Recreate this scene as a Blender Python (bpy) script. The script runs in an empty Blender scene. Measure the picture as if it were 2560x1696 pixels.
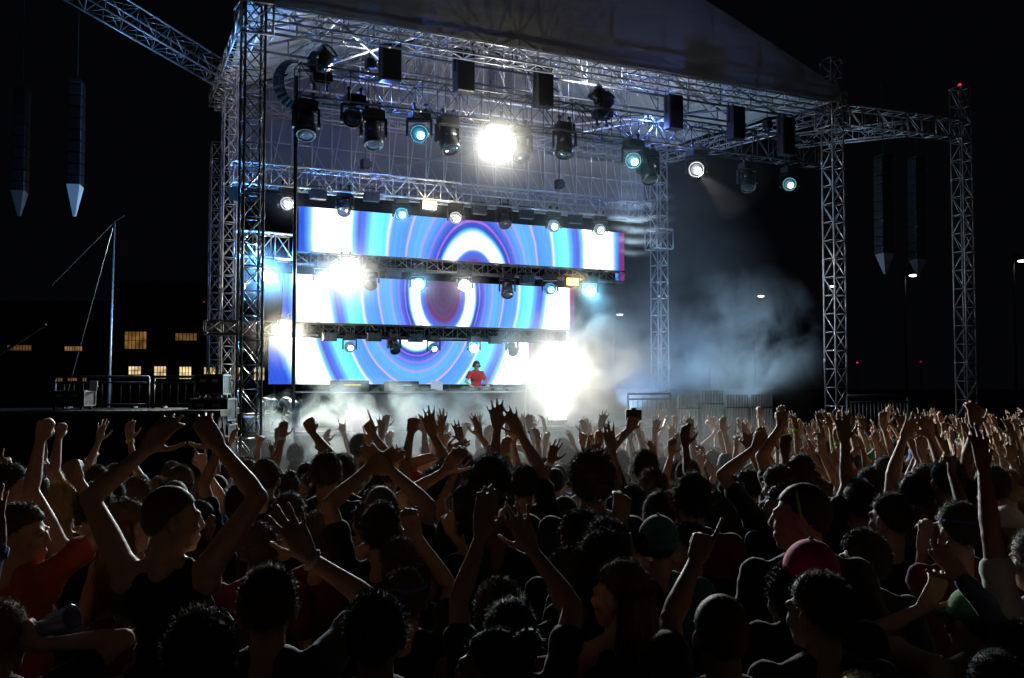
import bpy, bmesh, math, random
import numpy as np
from mathutils import Vector, Matrix, noise
random.seed(7)
rng = np.random.default_rng(7)
R = math.radians
SC = bpy.context.scene
COL = SC.collection

# ------------------------------------------------------------------ camera
F, CX, CY, HC = 2489.0, 1280.0, 848.0, 2.25      # pixel units of the 2560 x 1696 photograph
PITCH = math.atan(117 / F)
cam_d = bpy.data.cameras.new('camera')
cam = bpy.data.objects.new('camera', cam_d)
COL.objects.link(cam)
cam.location = (0, 0, HC)
cam.rotation_euler = (R(90) + PITCH, 0, 0)
cam_d.sensor_width = 36
cam_d.lens = 36 * F / 2560
cam_d.clip_end = 2000
cam_d.clip_start = 0.05
SC.camera = cam

def ray(x, y):
    X, Y = (x - CX) / F, -(y - CY) / F
    return Vector((X, math.cos(PITCH) - Y * math.sin(PITCH), math.sin(PITCH) + Y * math.cos(PITCH)))
def P(x, y, d):
    r = ray(x, y); k = d / r.y
    return Vector((r.x * k, d, HC + r.z * k))
def project(p):
    q = Vector(p) - Vector((0, 0, HC))
    fw = Vector((0, math.cos(PITCH), math.sin(PITCH))); up = Vector((0, -math.sin(PITCH), math.cos(PITCH)))
    k = q.dot(fw)
    return CX + F * q.x / k, CY - F * q.dot(up) / k

# stage frame: u along the front of the stage (to the right and away), v towards its back
A0 = Vector((-5.725, 21.9, 0)); B0 = Vector((9.659, 29.7, 0))
U = (B0 - A0).normalized(); V = Vector((-U.y, U.x, 0))
TH = math.atan2(U.y, U.x)
def SP(u, v, z): return A0 + U * u + V * v + Vector((0, 0, z))
def onv(x, y, vk):
    r = ray(x, y)
    k = (vk + A0.dot(V)) / (r.x * V.x + r.y * V.y)
    w = Vector((r.x * k, r.y * k, HC + r.z * k))
    return (w - A0).dot(U), w.z
def SPX(x, y, vk):
    u, z = onv(x, y, vk); return SP(u, vk, z)

# ------------------------------------------------------------------ materials
def lin(c):
    return tuple((x / 255 / 12.92 if x <= 10 else ((x / 255 + .055) / 1.055) ** 2.4) for x in c)
MATS = {}
def mat(name, col, rough=.6, metal=0.0, spec=.5, nscale=0, namt=.3, bump=0, sheen=0):
    if name in MATS: return MATS[name]
    m = bpy.data.materials.new(name); m.use_nodes = True
    nt = m.node_tree; b = nt.nodes['Principled BSDF']
    b.inputs['Base Color'].default_value = (*col, 1)
    b.inputs['Roughness'].default_value = rough
    b.inputs['Metallic'].default_value = metal
    b.inputs['Specular IOR Level'].default_value = spec
    if sheen: b.inputs['Sheen Weight'].default_value = sheen
    if nscale:
        tc = nt.nodes.new('ShaderNodeTexCoord'); n = nt.nodes.new('ShaderNodeTexNoise')
        n.inputs['Scale'].default_value = nscale; n.inputs['Detail'].default_value = 5
        nt.links.new(tc.outputs['Object'], n.inputs['Vector'])
        r = nt.nodes.new('ShaderNodeMapRange')
        r.inputs['To Min'].default_value = 1 - namt; r.inputs['To Max'].default_value = 1 + namt
        nt.links.new(n.outputs['Fac'], r.inputs['Value'])
        mx = nt.nodes.new('ShaderNodeVectorMath'); mx.operation = 'SCALE'
        mx.inputs[0].default_value = col
        nt.links.new(r.outputs['Result'], mx.inputs['Scale'])
        nt.links.new(mx.outputs['Vector'], b.inputs['Base Color'])
        rr = nt.nodes.new('ShaderNodeMapRange')
        rr.inputs['To Min'].default_value = max(.05, rough - .12); rr.inputs['To Max'].default_value = min(1, rough + .12)
        nt.links.new(n.outputs['Fac'], rr.inputs['Value']); nt.links.new(rr.outputs['Result'], b.inputs['Roughness'])
        if bump:
            bp = nt.nodes.new('ShaderNodeBump'); bp.inputs['Strength'].default_value = bump; bp.inputs['Distance'].default_value = .01
            nt.links.new(n.outputs['Fac'], bp.inputs['Height']); nt.links.new(bp.outputs['Normal'], b.inputs['Normal'])
    MATS[name] = m
    return m
def emit(name, col, strength):
    if name in MATS: return MATS[name]
    m = bpy.data.materials.new(name); m.use_nodes = True
    nt = m.node_tree; nt.nodes.remove(nt.nodes['Principled BSDF'])
    e = nt.nodes.new('ShaderNodeEmission'); e.inputs['Color'].default_value = (*col, 1); e.inputs['Strength'].default_value = strength
    nt.links.new(e.outputs[0], nt.nodes['Material Output'].inputs['Surface'])
    MATS[name] = m
    return m

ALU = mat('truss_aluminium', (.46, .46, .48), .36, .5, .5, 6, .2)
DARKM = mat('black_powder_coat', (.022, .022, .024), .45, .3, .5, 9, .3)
BLACKC = mat('black_cloth', (.006, .006, .007), .95, 0, .1, 14, .4, .3)
PLAST = mat('black_plastic', (.018, .018, .02), .38, 0, .5, 20, .3)
GALV = mat('galvanised_steel', (.42, .43, .45), .42, .7, .5, 8, .25)
DECK = mat('stage_deck_paint', (.03, .03, .032), .55, 0, .5, 3, .4)
WHITEP = mat('white_paint', (.75, .75, .73), .5, 0, .5, 4, .1)
GLASSD = mat('unlit_lens', (.06, .07, .09), .08, .2, .8)

# ------------------------------------------------------------------ mesh builder
class MB:
    def __init__(s): s.v = []; s.f = []; s.n = 0
    def add(s, vs, fs):
        s.v.append(np.asarray(vs, dtype=np.float64)); s.f.extend([tuple(i + s.n for i in f) for f in fs]); s.n += len(vs)
    def box(s, c, d, rot=None):
        hx, hy, hz = d[0] / 2, d[1] / 2, d[2] / 2
        vs = [Vector((x, y, z)) for z in (-hz, hz) for y in (-hy, hy) for x in (-hx, hx)]
        if rot: vs = [rot @ q for q in vs]
        s.add([q + Vector(c) for q in vs], [(0, 2, 3, 1), (4, 5, 7, 6), (0, 1, 5, 4), (2, 6, 7, 3), (0, 4, 6, 2), (1, 3, 7, 5)])
    def tube(s, p, q, r, n=6, r2=None):
        p, q = Vector(p), Vector(q); r2 = r if r2 is None else r2
        e = (q - p)
        if e.length < 1e-6: return
        e.normalize(); a = e.orthogonal().normalized(); b = e.cross(a)
        vs = []
        for (c, rr) in ((p, r), (q, r2)):
            vs += [c + (a * math.cos(2 * math.pi * i / n) + b * math.sin(2 * math.pi * i / n)) * rr for i in range(n)]
        fs = [(i, (i + 1) % n, n + (i + 1) % n, n + i) for i in range(n)] + [tuple(range(n - 1, -1, -1)), tuple(range(n, 2 * n))]
        s.add(vs, fs)
    def poly(s, pts, r, n=6):
        for a, b in zip(pts, pts[1:]): s.tube(a, b, r, n)
    def lathe(s, prof, M=None, n=16):
        vs = []
        for (r, z) in prof:
            vs += [Vector((r * math.cos(2 * math.pi * i / n), r * math.sin(2 * math.pi * i / n), z)) for i in range(n)]
        if M: vs = [M @ q for q in vs]
        fs = []
        for k in range(len(prof) - 1):
            fs += [(k * n + i, k * n + (i + 1) % n, (k + 1) * n + (i + 1) % n, (k + 1) * n + i) for i in range(n)]
        fs += [tuple(range(n - 1, -1, -1)), tuple((len(prof) - 1) * n + i for i in range(n))]
        s.add(vs, fs)
    def ell(s, c, r, M=None, nu=14, nv=9):
        vs = [Vector((0, 0, -1))]
        for j in range(1, nv):
            t = -math.pi / 2 + math.pi * j / nv
            vs += [Vector((math.cos(t) * math.cos(2 * math.pi * i / nu), math.cos(t) * math.sin(2 * math.pi * i / nu), math.sin(t))) for i in range(nu)]
        vs.append(Vector((0, 0, 1)))
        r = (r, r, r) if isinstance(r, (int, float)) else r
        vs = [Vector((q.x * r[0], q.y * r[1], q.z * r[2])) for q in vs]
        if M is not None: vs = [M @ q for q in vs]
        vs = [q + Vector(c) for q in vs]
        fs = [(0, 1 + (i + 1) % nu, 1 + i) for i in range(nu)]
        for j in range(nv - 2):
            o = 1 + j * nu
            fs += [(o + i, o + (i + 1) % nu, o + nu + (i + 1) % nu, o + nu + i) for i in range(nu)]
        o = 1 + (nv - 2) * nu; t = len(vs) - 1
        fs += [(o + i, o + (i + 1) % nu, t) for i in range(nu)]
        s.add(vs, fs)
    def cap(s, p, r1, q, r2, n=12):
        """round-ended tapered limb"""
        p, q = Vector(p), Vector(q); e = q - p; L = e.length
        if L < 1e-6: s.ell(p, r1); return
        e.normalize(); a = e.orthogonal().normalized(); b = e.cross(a)
        prof = []
        for t in (-90, -60, -30, 0): prof.append((r1 * math.cos(R(t)), r1 * math.sin(R(t))))
        for t in (0, 30, 60, 90): prof.append((r2 * math.cos(R(t)), L + r2 * math.sin(R(t))))
        M = Matrix((a, b, e)).transposed().to_4x4(); M.translation = p
        vs = []
        prof2 = prof[1:-1]
        vs.append(M @ Vector((0, 0, prof[0][1])))
        for (r, z) in prof2:
            vs += [M @ Vector((r * math.cos(2 * math.pi * i / n), r * math.sin(2 * math.pi * i / n), z)) for i in range(n)]
        vs.append(M @ Vector((0, 0, prof[-1][1])))
        fs = [(0, 1 + (i + 1) % n, 1 + i) for i in range(n)]
        for k in range(len(prof2) - 1):
            o = 1 + k * n
            fs += [(o + i, o + (i + 1) % n, o + n + (i + 1) % n, o + n + i) for i in range(n)]
        o = 1 + (len(prof2) - 1) * n; t = len(vs) - 1
        fs += [(o + i, o + (i + 1) % n, t) for i in range(n)]
        s.add(vs, fs)
    def mesh(s, name):
        me = bpy.data.meshes.new(name)
        me.from_pydata(np.concatenate(s.v).tolist() if s.v else [], [], s.f); me.update()
        return me
    def build(s, name, m, parent=None, smooth=False, loc=None, rotz=None, bevel=0):
        me = s.mesh(name)
        if smooth: me.polygons.foreach_set('use_smooth', [True] * len(me.polygons))
        if bevel:
            bm = bmesh.new(); bm.from_mesh(me)
            bmesh.ops.bevel(bm, geom=bm.edges[:], offset=bevel, segments=1, affect='EDGES', clamp_overlap=True)
            bm.to_mesh(me); bm.free()
        if m: me.materials.append(m)
        return link(name, me, parent, loc, rotz)

def link(name, data, parent=None, loc=None, rotz=None):
    o = bpy.data.objects.new(name, data); COL.objects.link(o)
    if parent: o.parent = parent
    if loc is not None: o.location = loc
    if rotz is not None: o.rotation_euler = (0, 0, rotz)
    return o
def tag(o, label=None, cat=None, group=None, kind=None):
    if label: o['label'] = label
    if cat: o['category'] = cat
    if group: o['group'] = group
    if kind: o['kind'] = kind
    return o
def thing(name, label, cat, loc=(0, 0, 0), rotz=0, group=None):
    return tag(link(name, None, None, loc, rotz), label, cat, group)
def copy_tree(o, parent=None):
    c = o.copy(); COL.objects.link(c)
    if parent: c.parent = parent
    for ch in list(o.children): copy_tree(ch, c)
    return c
# ================================================================== SETTING
GY = [(-60, 0), (4.4, 0), (10, -.25), (15.4, -.25), (17.2, 0), (700, 0)]      # the crowd stands in a shallow hollow
def ground_z(y):
    for (a, za), (b_, zb) in zip(GY, GY[1:]):
        if y <= b_: return za + (zb - za) * (y - a) / (b_ - a)
    return 0
g = MB(); g.add([q for (y, z) in GY for q in ((-400, y, z), (400, y, z))], [(2 * i, 2 * i + 1, 2 * i + 3, 2 * i + 2) for i in range(len(GY) - 1)])
tag(g.build('ground', mat('asphalt', (.03, .03, .028), .9, 0, .3, 2.5, .5, .4)), kind='structure')

# ------------------------------------------------------------------ truss
def truss(name, label, p0, p1, w, h, bay=.5, rc=.025, rb=.013, group=None, m=None, up=None, cat='truss', xbrace=False, lace_faces=(0, 1, 2, 3)):
    p0, p1 = Vector(p0), Vector(p1); m = m or ALU
    e = p1 - p0; L = e.length; e.normalize()
    if up is None: up = Vector((0, 0, 1)) if abs(e.z) < .7 else V.copy()
    s2 = up.cross(e).normalized(); s3 = e.cross(s2).normalized()
    root = thing(name, label, cat, p0, 0, group)
    cs = [(-w / 2, -h / 2), (w / 2, -h / 2), (w / 2, h / 2), (-w / 2, h / 2)]
    def pt(k, t): return e * t + s2 * cs[k][0] + s3 * cs[k][1]
    for k in range(4):
        b = MB(); b.tube(pt(k, 0), pt(k, L), rc, 8)
        t = 0.0
        while t <= L + .01:
            b.tube(pt(k, max(0, t - .06)), pt(k, min(L, t + .06)), rc * 1.35, 8); t += 3.0
        b.build('chord', m, root, True)
    b = MB(); n = max(1, round(L / bay)); d = L / n
    for f in lace_faces:
        a, c = f, (f + 1) % 4
        for i in range(n + 1):
            b.tube(pt(a, i * d), pt(c, i * d), rb, 5)
        for i in range(n):
            if (i + f) % 2 or xbrace and f == 0: b.tube(pt(a, i * d), pt(c, (i + 1) * d), rb, 5)
            if not (i + f) % 2 or xbrace and f == 0: b.tube(pt(c, i * d), pt(a, (i + 1) * d), rb, 5)
    # connection plates every 3 m
    b.build('bracing', m, root, True)
    return root

# towers
TW = .44
truss('truss_tower', 'dark front left lattice tower of the stage roof standing over the crowd', SP(-.05, 0, 0), SP(-.05, 0, 13.0), TW, TW, .55, .028, .014, m=mat('truss_shaded', (.10, .10, .105), .4, .5, .5, 6, .2), up=V, cat='tower', xbrace=True)  # aluminium in a darker colour, painted shade for backlit trusses
truss('truss_tower', 'bright silver lattice tower holding the right front corner of the stage roof', SP(17.25, 0, 0), SP(17.25, 0, 12.1), TW, TW, .55, .028, .014, up=V, cat='tower', xbrace=True)
truss('truss_tower', 'bluish lattice tower at the rear right corner, beside the screens', SP(16.2, 7.5, 0), SP(16.2, 7.5, 11.4), TW, TW, .6, .026, .013, up=V, cat='tower', xbrace=True)
truss('truss_tower', 'silver lattice tower just behind the dark front left tower', SPX(565, 1000, 6.0) * 1, SPX(565, 1000, 6.0) + Vector((0, 0, 11.2 - SPX(565, 1000, 6.0).z)), .36, .36, .5, .026, .013, up=V, cat='tower', xbrace=True)
pD = SPX(532, 1000, 8.6); pD.z = 0
truss('truss_tower', 'thin dim lattice tower at the far left back of the stage', pD, pD + Vector((0, 0, 9.6)), .32, .32, .5, .024, .012, up=V, cat='tower', xbrace=True)
pE = SP(22.9, 0, 0)
te = truss('truss_tower', 'lone lattice tower farthest right with a red light on top', pE, pE + Vector((0, 0, 12.0)), TW, TW, .6, .026, .013, up=V, cat='tower', xbrace=True)
# tower sleeve blocks (ride on the towers)
for (u, v, z, lb) in ((16.2, 7.5, 7.55, 'boxy truss sleeve block clamped around the bluish rear right tower'), (17.25, 0, 10.35, 'boxy truss sleeve block on the bright right front tower under the roof'), (-.05, 0, 10.35, 'boxy truss sleeve block around the dark front left tower')):
    rt = thing('tower_sleeve', lb, 'sleeve block', SP(u, v, z), TH)
    b = MB(); s = .36
    for sx in (-s, s):
        for sy in (-s, s):
            b.tube((sx, sy, -.35), (sx, sy, .35), .025, 8)
    b.build('post', ALU, rt, True)
    b = MB()
    for z2 in (-.35, .35):
        c = [(-s, -s, z2), (s, -s, z2), (s, s, z2), (-s, s, z2), (-s, -s, z2)]
        b.poly(c, .025, 8)
    for a, c in (((-s, -s), (s, -s)), ((s, -s), (s, s)), ((s, s), (-s, s)), ((-s, s), (-s, -s))):
        b.tube((*a, -.35), (*c, .35), .014, 6)
    b.build('brace', ALU, rt, True)
# roof trusses
truss('roof_truss', 'front truss along the lower edge of the dark gable tarp', SP(.2, 0, 10.55), SP(17.0, 0, 10.55), .45, .34, .62, .026, .013)
truss('roof_truss', 'left side truss running back from the dark front left tower', SP(-.05, .3, 10.55), SP(.5, 7.4, 10.55), .45, .34, .5, .026, .013)
truss('roof_truss', 'right side truss running back from the bright right tower', SP(17.2, .3, 10.5), SP(16.25, 7.4, 10.5), .45, .34, .6, .026, .013)
truss('roof_truss', 'rear truss under the back gable of the stage roof', SP(.5, 7.5, 10.55), SP(16.2, 7.5, 10.55), .45, .34, .62, .026, .013)
truss('lighting_truss', 'dark uppermost hung truss carrying the big moving heads and black cabinets', SP(1.2, 1.0, 9.46), SP(17.9, 1.0, 9.46), .5, .76, .62, .028, .014, m=MATS['truss_shaded'])
truss('lighting_truss', 'brightly lit silver truss directly above the topmost screen', SP(.0, 2.5, 7.45), SP(12.2, 2.5, 7.45), .52, .52, .45, .026, .014)
truss('lighting_truss', 'silver truss end lit by the blue glare beside the left tower', SP(.15, 2.6, 5.74), SP(1.5, 2.6, 5.70), .45, .62, .5, .026, .014)
truss('lighting_truss', 'dark truss across the seam between the top and middle screens', SP(1.52, 2.6, 5.46), SP(11.4, 2.6, 5.46), .34, .3, .45, .022, .012, m=MATS['truss_shaded'])
truss('lighting_truss', 'dark truss across the seam between the middle and lowest screens', SP(-.2, 4.8, 3.80), SP(11.0, 4.8, 3.80), .34, .34, .45, .022, .012, m=MATS['truss_shaded'])
# right wing and left wing
truss('wing_truss', 'dim blue truss reaching from the roof corner to the lone right tower', SP(17.6, 0, 10.4), SP(22.7, 0, 10.6), .5, .6, .62, .026, .014)
truss('wing_truss', 'faint truss slanting behind the bright right tower', P(1990, 352, 37), P(2262, 322, 34), .45, .45, .6, .024, .012)
truss('wing_truss', 'blue lit truss sloping in from the upper left night sky', P(140, -62, 19.6), P(568, 195, 26.2), .5, .5, .6, .026, .014, m=MATS['truss_shaded'])
# black masking cloth hung on the three screen trusses hides the screens' rigging
for o_ in [q for q in COL.objects if q.name.startswith('lighting_truss')]:
    lb_ = o_['label']
    for key_, dz0, dz1, L_, dv_ in (('brightly lit silver', -.62, -.22, 12.0, .3), ('seam between the top', -.20, .14, 9.8, .24), ('seam between the middle', -.22, .16, 11.1, .24)):
        if key_ in lb_:
            b = MB(); nn_ = 60; vs_ = []
            for i in range(nn_ + 1):
                q = U * (L_ * i / nn_) + V * (dv_ + .012 * math.sin(i * 1.7)); vs_ += [q + Vector((0, 0, dz0)), q + Vector((0, 0, dz1)), q + V * .02 + Vector((0, 0, dz0)), q + V * .02 + Vector((0, 0, dz1))]
            b.add(vs_, [t_ for i in range(nn_) for t_ in ((4 * i, 4 * i + 4, 4 * i + 5, 4 * i + 1), (4 * i + 2, 4 * i + 3, 4 * i + 7, 4 * i + 6))])
            b.build('masking_cloth', BLACKC, o_, True)
# black pole in front of the lowest truss
pp = SPX(733, 1000, 1.0); pp.z = 0
b = MB(); b.tube((0, 0, 0), (0, 0, 9.6), .045, 10)
rt = thing('cable_pole', 'straight black pole in front of the left ends of the screens', 'pole', pp)
b.build('shaft', DARKM, rt, True)
b = MB(); b.lathe([(.3, 0), (.3, .02), (.06, .05), (.06, .12)]); b.build('base_plate', DARKM, rt)

# ------------------------------------------------------------------ roof
def fabric(name, col, trans, nscale=1.2):
    m = bpy.data.materials.new(name); m.use_nodes = True; nt = m.node_tree
    nt.nodes.remove(nt.nodes['Principled BSDF'])
    d = nt.nodes.new('ShaderNodeBsdfDiffuse'); t = nt.nodes.new('ShaderNodeBsdfTranslucent'); mx = nt.nodes.new('ShaderNodeMixShader')
    tc = nt.nodes.new('ShaderNodeTexCoord'); mp = nt.nodes.new('ShaderNodeMapping'); mp.inputs['Scale'].default_value = (.5, 2.2, 2.2)
    n = nt.nodes.new('ShaderNodeTexNoise'); n.inputs['Scale'].default_value = nscale; n.inputs['Detail'].default_value = 6
    nt.links.new(tc.outputs['Object'], mp.inputs['Vector']); nt.links.new(mp.outputs['Vector'], n.inputs['Vector'])
    r = nt.nodes.new('ShaderNodeMapRange'); r.inputs['To Min'].default_value = .8; r.inputs['To Max'].default_value = 1.1
    nt.links.new(n.outputs['Fac'], r.inputs['Value'])
    vm = nt.nodes.new('ShaderNodeVectorMath'); vm.operation = 'SCALE'; vm.inputs[0].default_value = col
    nt.links.new(r.outputs['Result'], vm.inputs['Scale'])
    bp = nt.nodes.new('ShaderNodeBump'); bp.inputs['Strength'].default_value = .4; bp.inputs['Distance'].default_value = .18
    nt.links.new(n.outputs['Fac'], bp.inputs['Height'])
    for q in (d, t):
        nt.links.new(vm.outputs['Vector'], q.inputs['Color']); nt.links.new(bp.outputs['Normal'], q.inputs['Normal'])
    mx.inputs[0].default_value = trans
    nt.links.new(d.outputs[0], mx.inputs[1]); nt.links.new(t.outputs[0], mx.inputs[2])
    nt.links.new(mx.outputs[0], nt.nodes['Material Output'].inputs['Surface'])
    MATS[name] = m
    return m
roof = thing('stage_roof', 'gabled fabric roof of the stage with dark front tarp and pale lit ceiling', 'roof', SP(0, 0, 0), TH)
W_, APX, EAV = 17.25, 14.2, 10.95
def gz(u): return EAV + (APX - EAV) * (1 - abs(u - W_ / 2) / (W_ / 2 + .4))
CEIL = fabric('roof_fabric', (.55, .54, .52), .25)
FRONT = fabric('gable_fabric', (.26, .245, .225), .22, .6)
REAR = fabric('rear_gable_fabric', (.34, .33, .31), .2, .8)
def sheet(f, nu, nv, flip=False):
    """a tarpaulin: one woven sheet; f(s, t) -> point"""
    b = MB(); w = nu + 1
    e = [(j * w + i, j * w + i + 1, (j + 1) * w + i + 1, (j + 1) * w + i) for j in range(nv) for i in range(nu)]
    b.add([Vector(f(i / nu, j / nv)) for j in range(nv + 1) for i in range(nu + 1)], e)
    return b
def tap(u, v): return u + v / 8 * (.95 * (1 - u / W_) - 1.3 * u / W_)
def wrk(x, y): return .05 * noise.noise((x * .7, y * 1.9, 3.1)) + .025 * noise.noise((x * 2.1, y * 4, 7))
for (ua, ub) in ((-.15, W_ / 2), (W_ / 2, W_ + .3)):
    def fc(s, t):
        u = ua + (ub - ua) * s; v = .06 + 7.9 * t
        sag = .10 * math.sin(math.pi * ((t * 3) % 1))
        return (tap(u, v), v, gz(u) - sag + wrk(u, v))
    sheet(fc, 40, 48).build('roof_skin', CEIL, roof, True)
def fg_(s, t):
    u = -.4 + (W_ + .8) * s; z0 = 10.72
    z = z0 + (gz(u) + .15 - z0) * t
    return (u, -.32 + .10 * t + .4 * wrk(u, z), z)
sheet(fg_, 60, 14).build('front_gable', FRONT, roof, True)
def rg_(s, t):
    u = .05 + (W_ - .1) * s; u2 = tap(u, 8)
    z = 8.2 + (gz(u) - .02 - 8.2) * t
    return (u2, 8.02 + .5 * wrk(u, z), z)
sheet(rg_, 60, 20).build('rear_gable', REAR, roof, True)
for vv in (.12, 1.9, 3.3, 4.7, 6.1, 7.72):       # gable frames
    b = MB(); k = 14 if vv < 7 else 24
    us = [W_ * i / k for i in range(k + 1)]
    tp = lambda p: Vector((tap(p[0], p[1]), p[1], p[2]))
    zb = 10.85
    if vv > 7: zb = 8.6
    b.tube(tp((0, vv, zb)), tp((W_, vv, zb)), .035, 6)
    for i in range(k):
        b.tube(tp((us[i], vv, gz(us[i]) - .3)), tp((us[i + 1], vv, gz(us[i + 1]) - .3)), .035, 6)
        b.tube(tp((us[i], vv, zb)), tp((us[i], vv, gz(us[i]) - .3)), .022, 5)
        a, c = ((us[i], vv, zb), (us[i + 1], vv, gz(us[i + 1]) - .3)) if (i < k / 2) else ((us[i + 1], vv, zb), (us[i], vv, gz(us[i]) - .3))
        b.tube(tp(a), tp(c), .018, 5)
        if vv > 7:
            zm = 9.6
            b.tube(tp((us[i + 1], vv, zb)), tp((us[i], vv, zm)), .015, 5)
            b.tube(tp((us[i], vv, zm)), tp((us[i + 1], vv, zm)), .02, 5)
    b.build('rafter', MATS['truss_shaded'] if 1 < vv < 4 else ALU, roof, True)
for uu in (2.2, 4.3, 6.5, W_ / 2, 10.8, 13.0, 15.1):
    b = MB(); z = gz(uu) - .36
    b.tube((uu, .1, z), (uu, 7.7, z), .028, 6); b.tube((uu, .1, z - .4), (uu, 7.7, z - .4), .022, 6)
    for i in range(9): b.tube((uu, .1 + i * .85, z), (uu, .1 + i * .85 + .42, z - .4), .014, 5); b.tube((uu, .52 + i * .84, z - .4), (uu, .1 + (i + 1) * .84, z), .014, 5)
    b.build('purlin', ALU, roof, True)
# long diagonal wind braces under the roof
b = MB()
for (a, c) in (((2, .3, 10.8), (8, 7.4, 10.7)), ((9, 7.4, 10.6), (16.6, .4, 10.8)), ((6, 7.4, 9.2), (13.5, 1.2, 10.4)), ((4, .3, 10.8), (.8, 7.3, 10.7))):
    b.tube(a, c, .03, 6)
b.build('wind_brace', ALU, roof, True)
# chain hoists between the roof and the hung trusses
for (u, v, z, lb) in ((3.0, 1, 9.86, 'dark motor hoist above the left end of the uppermost hung truss'), (9.6, 1, 9.86, 'dark motor hoist above the middle of the uppermost hung truss'), (15.6, 1, 9.86, 'dark motor hoist above the right end of the uppermost hung truss'),
                (3.4, 2.5, 7.72, 'motor hoist above the left part of the silver screen truss'), (9.2, 2.5, 7.72, 'motor hoist above the right part of the silver screen truss')):
    top = 10.9 if v == 1 else 10.9
    rt = thing('chain_hoist', lb, 'hoist', SP(u, v, z), TH)
    b = MB(); b.tube((0, 0, .42), (0, 0, top - z), .012, 5); b.build('chain', DARKM, rt)
    b = MB(); b.box((0, 0, .3), (.2, .24, .26)); b.box((.12, 0, .3), (.1, .16, .16)); b.build('motor_body', DARKM, rt, bevel=.02)
    b = MB(); b.tube((0, 0, 0), (0, 0, .18), .02, 6); b.tube((-.14, 0, .02), (.14, 0, .02), .025, 6); b.build('hook', GALV, rt)

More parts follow.
